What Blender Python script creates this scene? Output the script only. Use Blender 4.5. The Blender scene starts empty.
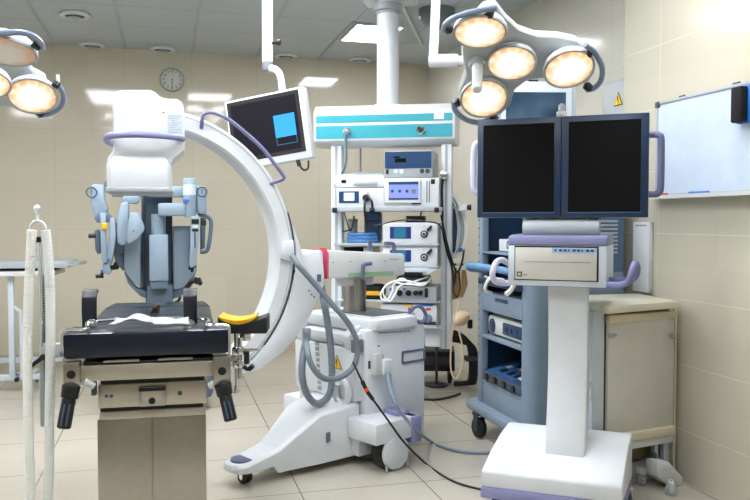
import bpy, bmesh, math, random
from mathutils import Vector, Matrix
random.seed(7)
R_ = math.radians
SC = bpy.context.scene
COL = SC.collection

# ------------------------------------------------------------------ camera model
FOC = 780.0
TH = math.atan(210/780); PH = math.atan(30/780)
CAM = Vector((0, 0, 1.3))
FWD = Vector((math.sin(TH)*math.cos(PH), math.cos(TH)*math.cos(PH), -math.sin(PH)))
RGT = Vector((math.cos(TH), -math.sin(TH), 0))
UPV = RGT.cross(FWD)
cd = bpy.data.cameras.new('camera'); cam = bpy.data.objects.new('camera', cd); COL.objects.link(cam)
cd.sensor_width = 36; cd.lens = FOC/750*36; cd.clip_start = .05
cam.location = CAM; cam.rotation_euler = (math.pi/2-PH, 0, -TH)
SC.camera = cam

def ray(px, py): return FWD + (px-375)/FOC*RGT + (250-py)/FOC*UPV
def at(px, py, d): return CAM + d*ray(px, py)      # point measured in the photograph at depth d

class Frame:
    """local axes of a thing (origin o, turned deg about z); x/y/z give the local point of a
    measured photo point on the local plane x=c / y=c / z=c"""
    def __init__(s, o=(0, 0, 0), deg=0):
        s.o = Vector(o); s.deg = deg
        s.M = Matrix.Translation(s.o) @ Matrix.Rotation(R_(deg), 4, 'Z'); s.I = s.M.inverted()
        s.c = s.I @ CAM
    def _l(s, px, py, ax, c):
        r = s.I.to_3x3() @ ray(px, py); t = (c-s.c[ax])/r[ax]; return s.c + t*r
    def x(s, px, py, c): return s._l(px, py, 0, c)
    def y(s, px, py, c): return s._l(px, py, 1, c)
    def z(s, px, py, c): return s._l(px, py, 2, c)
    def d(s, px, py, d): return s.I @ at(px, py, d)
G = Frame()

# ------------------------------------------------------------------ materials
def lin(c):
    c = c/255.0
    return c/12.92 if c <= .04045 else ((c+.055)/1.055)**2.4
def rgb(r, g, b): return (lin(r), lin(g), lin(b), 1)
MATS = {}
def mat(name, c, rough=.4, metal=0, var=.04, nscale=9, emit=None, es=0, bump=0, spec=.5, trans=0, coat=0):
    if name in MATS: return MATS[name]
    m = bpy.data.materials.new(name); m.use_nodes = True
    nt = m.node_tree; p = nt.nodes['Principled BSDF']
    p.inputs['Roughness'].default_value = rough; p.inputs['Metallic'].default_value = metal
    p.inputs['Specular IOR Level'].default_value = spec
    p.inputs['Transmission Weight'].default_value = trans
    p.inputs['Coat Weight'].default_value = coat
    col = rgb(*c)
    tc = nt.nodes.new('ShaderNodeTexCoord'); nz = nt.nodes.new('ShaderNodeTexNoise')
    nz.inputs['Scale'].default_value = nscale; nz.inputs['Detail'].default_value = 4
    nt.links.new(tc.outputs['Object'], nz.inputs['Vector'])
    rp = nt.nodes.new('ShaderNodeValToRGB')
    rp.color_ramp.elements[0].position = .3; rp.color_ramp.elements[1].position = .7
    rp.color_ramp.elements[0].color = tuple(max(0, v*(1-var)) for v in col[:3])+(1,)
    rp.color_ramp.elements[1].color = tuple(min(1, v*(1+var)) for v in col[:3])+(1,)
    nt.links.new(nz.outputs['Fac'], rp.inputs['Fac']); nt.links.new(rp.outputs['Color'], p.inputs['Base Color'])
    if bump:
        b = nt.nodes.new('ShaderNodeBump'); b.inputs['Strength'].default_value = bump; b.inputs['Distance'].default_value = .01
        nt.links.new(nz.outputs['Fac'], b.inputs['Height']); nt.links.new(b.outputs['Normal'], p.inputs['Normal'])
    if emit:
        p.inputs['Emission Color'].default_value = rgb(*emit); p.inputs['Emission Strength'].default_value = es
    MATS[name] = m; return m

def tiles(name, c, grout, size, axes, off=(0, 0), rough=.2, gw=.0035, var=.05, spec=.5):
    """square-laid tiles: size (u,v), axes which object coordinates make u and v"""
    m = bpy.data.materials.new(name); m.use_nodes = True; nt = m.node_tree; p = nt.nodes['Principled BSDF']
    N = nt.nodes.new; Lk = nt.links.new
    tc = N('ShaderNodeTexCoord'); sp = N('ShaderNodeSeparateXYZ'); Lk(tc.outputs['Object'], sp.inputs[0])
    masks = []; cells = []
    for k in (0, 1):
        sub = N('ShaderNodeMath'); sub.operation = 'SUBTRACT'; Lk(sp.outputs[axes[k]], sub.inputs[0]); sub.inputs[1].default_value = off[k]
        dv = N('ShaderNodeMath'); dv.operation = 'DIVIDE'; Lk(sub.outputs[0], dv.inputs[0]); dv.inputs[1].default_value = size[k]
        ad = N('ShaderNodeMath'); ad.operation = 'ADD'; Lk(dv.outputs[0], ad.inputs[0]); ad.inputs[1].default_value = 100.5
        fl = N('ShaderNodeMath'); fl.operation = 'FLOOR'; Lk(ad.outputs[0], fl.inputs[0]); cells.append(fl)
        fr = N('ShaderNodeMath'); fr.operation = 'FRACT'; Lk(ad.outputs[0], fr.inputs[0])
        s5 = N('ShaderNodeMath'); s5.operation = 'SUBTRACT'; Lk(fr.outputs[0], s5.inputs[0]); s5.inputs[1].default_value = .5
        ab = N('ShaderNodeMath'); ab.operation = 'ABSOLUTE'; Lk(s5.outputs[0], ab.inputs[0])
        lt = N('ShaderNodeMath'); lt.operation = 'LESS_THAN'; Lk(ab.outputs[0], lt.inputs[0]); lt.inputs[1].default_value = gw/size[k]
        masks.append(lt)
    mx = N('ShaderNodeMath'); mx.operation = 'MAXIMUM'; Lk(masks[0].outputs[0], mx.inputs[0]); Lk(masks[1].outputs[0], mx.inputs[1])
    cx = N('ShaderNodeCombineXYZ'); Lk(cells[0].outputs[0], cx.inputs[0]); Lk(cells[1].outputs[0], cx.inputs[1])
    wn = N('ShaderNodeTexWhiteNoise'); Lk(cx.outputs[0], wn.inputs['Vector'])
    nz = N('ShaderNodeTexNoise'); nz.inputs['Scale'].default_value = 3; nz.inputs['Detail'].default_value = 5; Lk(tc.outputs['Object'], nz.inputs['Vector'])
    am = N('ShaderNodeMath'); am.operation = 'ADD'; Lk(wn.outputs['Value'], am.inputs[0]); Lk(nz.outputs['Fac'], am.inputs[1])
    hf = N('ShaderNodeMath'); hf.operation = 'MULTIPLY'; Lk(am.outputs[0], hf.inputs[0]); hf.inputs[1].default_value = .5
    rp = N('ShaderNodeValToRGB'); col = rgb(*c)
    rp.color_ramp.elements[0].color = tuple(v*(1-var) for v in col[:3])+(1,); rp.color_ramp.elements[1].color = tuple(min(1, v*(1+var)) for v in col[:3])+(1,)
    Lk(hf.outputs[0], rp.inputs['Fac'])
    mc = N('ShaderNodeMix'); mc.data_type = 'RGBA'; Lk(mx.outputs[0], mc.inputs['Factor']); Lk(rp.outputs['Color'], mc.inputs['A']); mc.inputs['B'].default_value = rgb(*grout)
    Lk(mc.outputs['Result'], p.inputs['Base Color'])
    p.inputs['Roughness'].default_value = rough; p.inputs['Specular IOR Level'].default_value = spec
    MATS[name] = m; return m

WHITE = mat('white_enamel', (214, 219, 224), .32)
OFFW = mat('off_white_plastic', (206, 209, 208), .45)
COOLW = mat('cool_white_paint', (196, 206, 214), .35)
CREAM = mat('cream_laminate', (214, 206, 178), .4)
BOARD = mat('pale_grey_board', (205, 203, 196), .5)
GREY = mat('mid_grey_plastic', (112, 120, 128), .45)
LGREY = mat('light_grey_plastic', (166, 174, 180), .42)
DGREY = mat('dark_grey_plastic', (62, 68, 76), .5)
BLACK = mat('black_plastic', (12, 13, 16), .42)
RUBBER = mat('black_rubber', (20, 22, 26), .6)
NAVYPAD = mat('dark_navy_vinyl', (16, 24, 40), .3, nscale=25, bump=.05)
STEEL = mat('brushed_steel', (178, 174, 166), .3, metal=1, nscale=40)
STEELB = mat('satin_steel_beige', (190, 184, 170), .38, metal=.75, nscale=40)
CHROME = mat('polished_chrome', (225, 228, 232), .12, metal=1)
LILAC = mat('lilac_plastic', (136, 138, 182), .42)
LILACD = mat('grey_lilac_plastic', (96, 100, 136), .45)
TOWERB = mat('light_blue_powder_coat', (126, 143, 160), .4)
TOWERD = mat('deep_blue_powder_coat', (34, 60, 88), .4)
ROBOT = mat('pale_blue_grey_enamel', (138, 156, 172), .4)
ROBOTD = mat('slate_blue_metal', (70, 88, 108), .45)
ROBOTM = mat('mid_blue_grey_metal', (92, 109, 128), .42)
TEAL = mat('turquoise_panel', (52, 156, 172), .3)
PWHITE = mat('pendant_white', (216, 221, 226), .3)
HOSEG = mat('grey_ribbed_conduit', (118, 130, 142), .45)
YELLOW = mat('yellow_gel', (232, 172, 18), .4)
SIGNY = mat('sign_yellow', (246, 200, 20), .4)
BLUE = mat('bright_blue_plastic', (30, 110, 200), .4)
NAVY = mat('navy_bezel', (28, 50, 80), .35)
SCREEN = mat('dark_matte_screen', (10, 11, 11), .7, spec=.12)
DBLUE = mat('dark_blue_panel', (20, 58, 98), .35)
CLOTH = mat('white_cloth', (222, 223, 222), .85, nscale=30, bump=.25)
BROWN = mat('brown_cardboard', (184, 152, 104), .8)
SKIN = mat('beige_latex', (222, 196, 164), .5)
PINK = mat('pink_band', (222, 84, 120), .4)
GREEN = mat('green_strip', (138, 178, 138), .45)
RED = mat('red_plastic', (204, 44, 40), .4)
ORANGE = mat('orange_plastic', (236, 90, 40), .4)
HOSEW = mat('ivory_corrugated_hose', (246, 247, 243), .45)
HOSET = mat('translucent_hose', (242, 246, 243), .4, trans=.15)
SILVER = mat('silver_front_panel', (206, 204, 198), .35, metal=.3)
BLUEHOSE = mat('blue_grey_hose', (118, 136, 154), .45)
TEALSCR = mat('teal_display', (30, 96, 122), .3, emit=(30, 110, 140), es=.25)
LAVSCR = mat('lavender_display', (50, 56, 90), .3, emit=(150, 168, 240), es=.6)
BLUESCR = mat('blue_window_display', (20, 120, 210), .3, emit=(20, 130, 225), es=.45)
DARKSCR = mat('dark_purple_display', (14, 12, 20), .6, emit=(40, 34, 54), es=.1, spec=.15)
PALESCR = mat('pale_display', (180, 214, 230), .3, emit=(200, 230, 245), es=.35)

def screen_mix(name, ca, cb, scale, es):
    m = mat(name, ca, .3); nt = m.node_tree; p = nt.nodes['Principled BSDF']
    tc = nt.nodes.new('ShaderNodeTexCoord'); nz = nt.nodes.new('ShaderNodeTexNoise'); nz.inputs['Scale'].default_value = scale
    nz.inputs['Detail'].default_value = 1.5
    rp = nt.nodes.new('ShaderNodeValToRGB'); rp.color_ramp.elements[0].color = rgb(*ca); rp.color_ramp.elements[1].color = rgb(*cb)
    rp.color_ramp.elements[0].position = .4; rp.color_ramp.elements[1].position = .68
    nt.links.new(tc.outputs['Object'], nz.inputs['Vector']); nt.links.new(nz.outputs['Fac'], rp.inputs['Fac'])
    nt.links.new(rp.outputs['Color'], p.inputs['Emission Color']); p.inputs['Emission Strength'].default_value = es
    return m
ENDOSCR = screen_mix('blue_endoscope_display', (24, 46, 66), (112, 142, 164), 5, .38)

def lamp_glass(name, centre, mid, rim, s):
    """lit faceted lamp glass: hot filament in the middle, warm reflector rim (object x,y on the disc)"""
    m = bpy.data.materials.new(name); m.use_nodes = True; nt = m.node_tree; p = nt.nodes['Principled BSDF']
    N = nt.nodes.new; Lk = nt.links.new
    tc = N('ShaderNodeTexCoord'); ln = N('ShaderNodeVectorMath'); ln.operation = 'LENGTH'
    vo = N('ShaderNodeTexNoise'); vo.inputs['Scale'].default_value = 32; vo.inputs['Detail'].default_value = 2
    Lk(tc.outputs['Object'], ln.inputs[0]); Lk(tc.outputs['Object'], vo.inputs['Vector'])
    a = N('ShaderNodeMath'); a.operation = 'MULTIPLY_ADD'; Lk(vo.outputs['Fac'], a.inputs[0]); a.inputs[1].default_value = .075; Lk(ln.outputs['Value'], a.inputs[2])
    rp = N('ShaderNodeValToRGB'); e = rp.color_ramp.elements
    e[0].position = .1; e[0].color = rgb(*centre); e[1].position = .155; e[1].color = rgb(*rim)
    q = e.new(.126); q.color = rgb(*mid)
    Lk(a.outputs[0], rp.inputs['Fac']); Lk(rp.outputs['Color'], p.inputs['Emission Color'])
    p.inputs['Emission Strength'].default_value = s; p.inputs['Base Color'].default_value = rgb(90, 70, 50); p.inputs['Roughness'].default_value = .3
    MATS[name] = m; return m
LAMPLIT = lamp_glass('lit_lamp_glass', (255, 253, 248), (255, 222, 172), (228, 132, 66), .66)
LAMPDIM = lamp_glass('dim_lamp_glass', (200, 194, 184), (190, 172, 150), (226, 140, 70), .4)
PANEL = mat('ceiling_light_diffuser', (255, 255, 255), .5, emit=(250, 252, 255), es=16)

# ------------------------------------------------------------------ mesh helper
def smooth_path(pts, n=8, closed=False):
    P = [Vector(p) for p in pts]
    if len(P) < 3: return P
    out = []; m = len(P)
    for i in range(m if closed else m-1):
        p1, p2 = P[i], P[(i+1) % m]
        p0 = P[i-1] if (i or closed) else p1*2-p2
        p3 = P[(i+2) % m] if (closed or i+2 < m) else p2*2-p1
        for k in range(n):
            t = k/n; t2 = t*t; t3 = t2*t
            out.append(.5*((2*p1)+(p2-p0)*t+(2*p0-5*p1+4*p2-p3)*t2+(3*p1-p0-3*p2+p3)*t3))
    if not closed: out.append(P[-1])
    return out

class MB:
    def __init__(s): s.bm = bmesh.new()
    def _m(s, bev, verts, seg=2):
        if bev:
            es = {e for v in verts for e in v.link_edges}
            bmesh.ops.bevel(s.bm, geom=list(es), offset=bev, offset_type='OFFSET', segments=seg, profile=.5, affect='EDGES', clamp_overlap=True)
        return s
    def box(s, c, size, rot=None, bev=0):
        M = Matrix.Translation(Vector(c))
        if rot is not None: M = M @ (rot.to_4x4() if isinstance(rot, Matrix) else Matrix.Rotation(R_(rot[2]), 4, 'Z') @ Matrix.Rotation(R_(rot[1]), 4, 'Y') @ Matrix.Rotation(R_(rot[0]), 4, 'X'))
        r = bmesh.ops.create_cube(s.bm, size=1, matrix=M @ Matrix.Diagonal((*size, 1)))
        return s._m(bev, r['verts'])
    def bb(s, a, b, bev=0):
        a = Vector(a); b = Vector(b)
        return s.box((a+b)/2, [abs(v) for v in (b-a)], None, bev)
    def cyl(s, a, b, r0, r1=None, n=24, bev=0):
        a = Vector(a); b = Vector(b); dv = b-a
        M = Matrix.Translation((a+b)/2) @ dv.to_track_quat('Z', 'Y').to_matrix().to_4x4()
        r = bmesh.ops.create_cone(s.bm, cap_ends=True, segments=n, radius1=r0, radius2=r0 if r1 is None else r1, depth=dv.length, matrix=M)
        if bev:
            es = [e for e in {e for v in r['verts'] for e in v.link_edges} if any(len(f.verts) > 4 for f in e.link_faces)]
            bmesh.ops.bevel(s.bm, geom=es, offset=bev, segments=2, profile=.5, affect='EDGES', clamp_overlap=True)
        return s
    def tube(s, pts, r, n=10, sm=8, closed=False, flat=1.0):
        P = smooth_path(pts, sm, closed) if sm else [Vector(p) for p in pts]
        rings = []; m = len(P); nrm = None
        for i, p in enumerate(P):
            a = P[i-1] if (i or closed) else p; b = P[(i+1) % m] if (i+1 < m or closed) else p
            t = (b-a).normalized()
            if nrm is None: nrm = t.orthogonal().normalized()
            nrm = (nrm-t*nrm.dot(t)).normalized(); bn = t.cross(nrm)
            rr = r(i/(m-1)) if callable(r) else r
            rings.append([s.bm.verts.new(p+rr*(math.cos(2*math.pi*k/n)*nrm+flat*math.sin(2*math.pi*k/n)*bn)) for k in range(n)])
        for i in range(m if closed else m-1):
            A, B = rings[i], rings[(i+1) % m]
            for k in range(n): s.bm.faces.new((A[k], A[(k+1) % n], B[(k+1) % n], B[k]))
        if not closed: s.bm.faces.new(rings[0][::-1]); s.bm.faces.new(rings[-1])
        return s
    def lathe(s, prof, M=None, n=32):
        M = M or Matrix.Identity(4); rings = []
        for r, z in prof:
            rings.append([s.bm.verts.new(M @ Vector((max(r, 1e-4)*math.cos(2*math.pi*k/n), max(r, 1e-4)*math.sin(2*math.pi*k/n), z))) for k in range(n)])
        for A, B in zip(rings, rings[1:]):
            for k in range(n): s.bm.faces.new((A[k], A[(k+1) % n], B[(k+1) % n], B[k]))
        s.bm.faces.new(rings[0][::-1]); s.bm.faces.new(rings[-1]); return s
    def prism(s, pts, vec, bev=0):
        """closed outline of 3-D points pushed along vec"""
        A = [s.bm.verts.new(Vector(p)) for p in pts]; B = [s.bm.verts.new(Vector(p)+Vector(vec)) for p in pts]; n = len(A)
        s.bm.faces.new(A[::-1]); s.bm.faces.new(B)
        for k in range(n): s.bm.faces.new((A[k], A[(k+1) % n], B[(k+1) % n], B[k]))
        return s._m(bev, A+B)
    def loft(s, outlines):
        rs = [[s.bm.verts.new(Vector(p)) for p in o] for o in outlines]; n = len(rs[0])
        for A, B in zip(rs, rs[1:]):
            for k in range(n): s.bm.faces.new((A[k], A[(k+1) % n], B[(k+1) % n], B[k]))
        s.bm.faces.new(rs[0][::-1]); s.bm.faces.new(rs[-1]); return s
    def ball(s, c, r, n=20):
        r = r if isinstance(r, (tuple, list)) else (r, r, r)
        bmesh.ops.create_uvsphere(s.bm, u_segments=n, v_segments=max(8, n//2), radius=1, matrix=Matrix.Translation(Vector(c)) @ Matrix.Diagonal((*r, 1))); return s
    def build(s, name, m, parent=None, bev=0, seg=2, xf=None, label=None, ang=33):
        bm = s.bm; bmesh.ops.recalc_face_normals(bm, faces=bm.faces)
        if bev:
            es = [e for e in bm.edges if len(e.link_faces) == 2 and e.calc_face_angle(0) > R_(25)]
            bmesh.ops.bevel(bm, geom=es, offset=bev, offset_type='OFFSET', segments=seg, profile=.5, affect='EDGES', clamp_overlap=True)
            bmesh.ops.recalc_face_normals(bm, faces=bm.faces)
        for f in bm.faces: f.smooth = True
        for e in bm.edges:
            if len(e.link_faces) == 2 and e.calc_face_angle(0) > R_(ang): e.smooth = False
        if xf is not None: bm.transform(xf)
        me = bpy.data.meshes.new(name); bm.to_mesh(me); bm.free(); me.materials.append(m)
        o = bpy.data.objects.new(name, me); COL.objects.link(o)
        if parent: o.parent = parent
        if label: o['label'] = label
        return o

def tag(o, label, cat, group=None, kind=None):
    o['label'] = label; o['category'] = cat
    if group: o['group'] = group
    if kind: o['kind'] = kind
    return o
def thing(name, fr, label, cat, group=None):
    o = bpy.data.objects.new(name, None); COL.objects.link(o); o.empty_display_size = .1
    o.location = fr.o; o.rotation_euler = (0, 0, R_(fr.deg)); return tag(o, label, cat, group)
def struct(o): o['kind'] = 'structure'; return o
def text_mesh(s, size, M, depth=.001):
    """letters as a mesh, M places them"""
    cu = bpy.data.curves.new('lettering', 'FONT'); cu.body = s; cu.size = size; cu.extrude = depth; cu.align_x = 'CENTER'; cu.align_y = 'CENTER'
    cu.resolution_u = 3
    o = bpy.data.objects.new('lettering', cu); COL.objects.link(o)
    dg = bpy.context.evaluated_depsgraph_get(); me = bpy.data.meshes.new_from_object(o.evaluated_get(dg))
    bpy.data.objects.remove(o); bpy.data.curves.remove(cu); me.transform(M); return me
def add_mesh(mb, me): mb.bm.from_mesh(me); bpy.data.meshes.remove(me)
def facing(p, right=(1, 0, 0), up=(0, 0, 1)):
    r = Vector(right).normalized(); u = Vector(up).normalized(); n = r.cross(u)
    M = Matrix((r, u, n)).transposed().to_4x4(); M.translation = Vector(p); return M
V = Vector
# ================================================================== ROOM
H = 2.91; YB = 7.75; XR = 2.66; XP = 2.48; YP = 3.87; XL = -3.1; YF = -2.6
WALLT = tiles('beige_glazed_wall_tile', (206, 199, 181), (193, 186, 169), (.62, .93), (0, 2), (.264, .28), .07, .002, .05)
WALLR = tiles('beige_glazed_side_tile', (208, 205, 194), (196, 193, 182), (.62, .325), (1, 2), (3.05, .255), .13, .002, .04)
PIERT = tiles('cream_glazed_pier_tile', (196, 191, 174), (214, 211, 198), (.92, .325), (1, 2), (2.62, .255), .13, .002, .05)
FLOORT = tiles('beige_floor_tile', (182, 176, 164), (98, 92, 84), (.617, .617), (0, 1), (-.622, 3.64), .22, .0024, .05)
CEILT = tiles('grey_ceiling_tile', (186, 194, 198), (150, 158, 162), (.617, .617), (0, 1), (1.505, 6.22), .75, .005, .03)
BASEB = mat('tile_baseboard', (190, 178, 154), .3)
struct(MB().bb((XL, YF, -.06), (XR+.1, YB+.1, 0)).build('floor', FLOORT))
struct(MB().bb((XL, YF, H), (XR+.1, YB+.1, H+.06)).build('ceiling', CEILT))
struct(MB().bb((XL, YB, 0), (XR, YB+.1, H)).build('wall_back', WALLT))
struct(MB().bb((XR, YP-.05, 0), (XR+.1, YB+.1, H)).build('wall_right', WALLR))
struct(MB().bb((XP, YF, 0), (XR, YP, H)).build('wall_pier', PIERT))
struct(MB().bb((XL-.1, YF, 0), (XL, YB+.1, H)).build('wall_left', WALLR))
struct(MB().bb((XL, YF-.1, 0), (XR, YF, H)).build('wall_front', WALLT))
struct(MB().bb((XL, YB-.012, 0), (XR, YB, .07)).build('baseboard_back', BASEB))
# main runner of the ceiling grid beside the lit panel
struct(MB().bb((1.485, 6.2, H-.012), (1.51, YB, H)).build('trim_1', LGREY))
for k, x in enumerate((-.962, -.345, .272, .889)):
    struct(MB().bb((x-.012, YF, H-.006), (x+.012, YB, H)).build('trim_%d' % (k+2), LGREY))

# ceiling light panels
def ceiling_light(x, y, label, sx=.535, sy=.58):
    t = thing('ceiling_light', Frame((x, y, H)), label, 'ceiling light', 'ceiling light panels')
    fr = MB()
    for a, b in (((-sx/2-.02, -sy/2-.02, -.018), (sx/2+.02, -sy/2, 0)), ((-sx/2-.02, sy/2, -.018), (sx/2+.02, sy/2+.02, 0)),
                 ((-sx/2-.02, -sy/2, -.018), (-sx/2, sy/2, 0)), ((sx/2, -sy/2, -.018), (sx/2+.02, sy/2, 0))): fr.bb(a, b)
    fr.build('frame', OFFW, t); MB().bb((-sx/2, -sy/2, -.012), (sx/2, sy/2, -.002)).build('diffuser', PANEL, t)
ceiling_light(1.728, 6.545, 'square lit ceiling light panel just left of the white pendant column', .385, .58)
OUT = 'square lit ceiling light panel overhead, out of view above the operating area'
for x, y in ((-.6535, 2.84), (.58, 2.84), (1.8, 2.84), (-.6535, .9), (.58, .9), (-1.9, 2.84), (-1.9, 4.7)):
    ceiling_light(x, y, OUT)
ceiling_light(-.6535, 4.68, OUT, .535, 1.2)
ceiling_light(.58, 5.06, OUT); ceiling_light(.58, 3.98, OUT)

# round ceiling diffusers
names = [(75, 16, 'round white ceiling vent nearest the camera, left part of the ceiling'),
         (93, 48, 'leftmost round white ceiling vent in the row along the back wall'),
         (163, 51, 'round white ceiling vent above the wall clock'),
         (285, 58, 'round white ceiling vent right of the hanging monitor arm'),
         (357, 63, 'round white ceiling vent beside the white pendant column')]
for px, py, lb in names:
    p = G.z(px, py, H-.02)
    if p.y > YB-.12: p.y = YB-.12
    t = thing('ceiling_vent', Frame((p.x, p.y, H)), lb, 'ceiling vent', 'round ceiling vents')
    MB().lathe([(.105, 0), (.115, -.008), (.112, -.022), (.085, -.03), (.08, -.024), (.07, -.02)], n=36).build('ring', WHITE, t)
    MB().lathe([(.072, -.016), (.072, -.023)], n=32).build('throat', DGREY, t)
    MB().lathe([(.03, -.02), (.052, -.03), (.054, -.036), (.03, -.042), (.01, -.044)], n=28).build('cone', LGREY, t)

# flat cover plate round the pendant mount
ps = [V((1.60, 5.30, H)), V((1.641, 5.431, H)), V((2.25, 6.74, H)), V((2.13, 6.80, H)), V((1.62, 5.35, H))]
t = thing('ceiling_cover_plate', Frame((1.8, 6.0, H)), 'pale grey cover plate on the ceiling behind the pendant column', 'cover plate')
MB().prism([p-V((1.8, 6.0, H)) for p in ps], (0, 0, -.02)).build('plate', LGREY, t, .004)
e = MB(); a, b = ps[1]-V((1.8, 6, H)), ps[2]-V((1.8, 6, H)); dv = (b-a).normalized()
e.tube([a+V((0, 0, -.026)), b+V((0, 0, -.026))], .014, sm=0); e.build('edge_rail', OFFW, t)

# wall clock
p = G.y(172, 80, YB)
F_ = Frame((p.x, YB, p.z))
t = thing('wall_clock', F_, 'round silver wall clock high on the back wall', 'clock')
Mx = Matrix.Rotation(R_(90), 4, 'X')
MB().lathe([(.1, 0), (.113, 0), (.115, .02), (.108, .034), (.1, .034), (.096, .026), (.096, .002)], Mx, 40).build('rim', LGREY, t)
MB().lathe([(.098, .002), (.098, .02)], Mx, 40).build('dial', mat('clock_dial', (206, 206, 196), .4), t)
m = MB()
for k in range(1, 13):
    a = R_(90-30*k); add_mesh(m, text_mesh(str(k), .034, facing((.078*math.cos(a), -.0215, .078*math.sin(a)))))
m.build('numerals', BLACK, t)
MB().box((.0, -.023, -.034), (.006, .002, .085)).build('minute_hand', BLACK, t)
MB().box((-.022, -.0245, 0), (.055, .002, .008)).build('hour_hand', OFFW, t)  # off-white colour stands in for the shine on this hand
MB().cyl((0, -.02, 0), (0, -.027, 0), .006).build('hub', BLACK, t)

# ================================================================== RIGHT WALL ITEMS
# whiteboard on the pier wall
a = G.x(659, 103, XP); b = G.x(659, 197, XP); yL = a.y; zT = a.z+.0; zB = b.z
yR = 2.36
F_ = Frame((XP, yL, zB))
t = thing('whiteboard', F_, 'wall whiteboard with thin aluminium frame on the tiled pier', 'whiteboard')
hh = zT-zB; L_ = yL-yR
MB().bb((-.012, -L_, 0), (-.002, 0, hh)).build('board', mat('whiteboard_face', (196, 209, 226), .25), t)
f = MB(); ft = .014
for q in (((-.018, -L_, hh-ft), (0, 0, hh)), ((-.018, -L_, 0), (0, 0, ft)), ((-.018, -ft, 0), (0, 0, hh)), ((-.018, -L_, 0), (0, -L_+ft, hh))): f.bb(*q)
f.build('frame', LGREY, t, .002)
MB().bb((-.07, -L_+.05, -.012), (0, -.01, .0)).bb((-.074, -L_+.05, -.012), (-.07, -.01, .006)).build('pen_tray', OFFW, t)
for yy, zz in ((0, hh), (0, 0)):
    MB().box((-.011, yy-.012, zz-(.012 if zz else -.012)), (.026, .03, .03), bev=.004).build('corner_cap', DGREY, t)
k = MB()
for yy in (-.2, -.58): k.cyl((-.01, yy-.02, hh+.004), (-.01, yy+.02, hh+.004), .005)
k.build('hanging_clip', DGREY, t)
# things on the pen tray
def pen(py_px, ln, c, lb):
    p = G.x(py_px, 196, XP-.035)
    t = thing('marker_pen', Frame((XP-.035, p.y, zB+.009)), lb, 'marker pen')
    MB().cyl((0, -ln/2, 0), (0, ln/2-.02, 0), .008, n=14, bev=.002).build('barrel', c, t)
    MB().cyl((0, ln/2-.02, 0), (0, ln/2+.018, 0), .0085, n=14, bev=.002).build('cap', c, t)
pen(664, .05, RED, 'red marker on the whiteboard tray at its left end')
pen(700, .12, BLUE, 'blue marker lying in the middle of the whiteboard tray')
# eraser held on the board
c = G.x(740, 105, XP-.05); c2 = G.x(740, 123, XP-.05); c1 = G.x(732, 88, XP-.05)
F_ = Frame((XP-.018, (c.y), c.z-(c.z-c2.z)))
t = thing('board_eraser', F_, 'black felt board eraser with blue back stuck on the whiteboard', 'eraser')
hE = (c1.z-c2.z)
MB().bb((-.016, -.05, 0), (0, .04, hE), .004).build('backing', BLUE, t)
MB().bb((-.052, -.03, .003), (-.016, .038, hE-.003), .008).build('felt_pad', mat('black_felt', (18, 18, 22), .95, nscale=60, bump=.4), t)

# electrical box with warning sign in the recess
a = G.x(603, 84, XR-.08); b = G.x(603, 150, XR-.08)
y0 = a.y; F_ = Frame((XR, y0, 1.35))
t = thing('electrical_cabinet', F_, 'grey wall electrical cabinet with yellow warning sign, in the recess behind the lamp', 'electrical cabinet')
MB().bb((-.08, -(y0-YP)+.01, 0), (0, 0, a.z-1.35), .004).build('housing', LGREY, t)
MB().bb((-.09, -(y0-YP)+.02, .02), (-.08, -.02, a.z-1.37), .003).build('door', mat('grey_cabinet_door', (176, 182, 184), .45), t)
c = F_.x(618.5, 101, -.091); r = .045
tri = lambda r: [V((c.x, c.y+r*math.sin(R_(q)), c.z+r*math.cos(R_(q)))) for q in (0, 120, 240)]
sg = MB().prism(tri(r*1.15), (-.003, 0, 0)).build('warning_sign', BLACK, t)
MB().prism([p+V((-.003, 0, 0)) for p in tri(r*.98)], (-.001, 0, 0)).build('sign_face', SIGNY, sg)
bl = [(.004, .028), (.006, .004), (-.004, .004), (.002, -.024), (-.007, .000), (.000, .001), (-.004, .028)]
MB().prism([V((c.x-.0042, c.y+u*1.1, c.z+v)) for u, v in bl], (-.0012, 0, 0)).build('lightning_mark', BLACK, sg)

# slim white wall box above the cabinet
a = G.x(633, 222, XP-.03); b = G.x(648, 293, XP-.03)
F_ = Frame((XP, (a.y+b.y)/2, b.z))
t = thing('wall_trunking', F_, 'slim upright white wall box standing behind the worktop', 'wall box')
w = a.y-b.y
MB().bb((-.03, -w/2, .0), (0, w/2, a.z-b.z), .004).build('cover', WHITE, t)
m = MB()
for k in range(6): m.bb((-.0315, -w/2+.02+k*(w-.04)/6, a.z-b.z-.022), (-.03, -w/2+.02+(k+.6)*(w-.04)/6, a.z-b.z-.014))
m.build('vent_slot', GREY, t)

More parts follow.
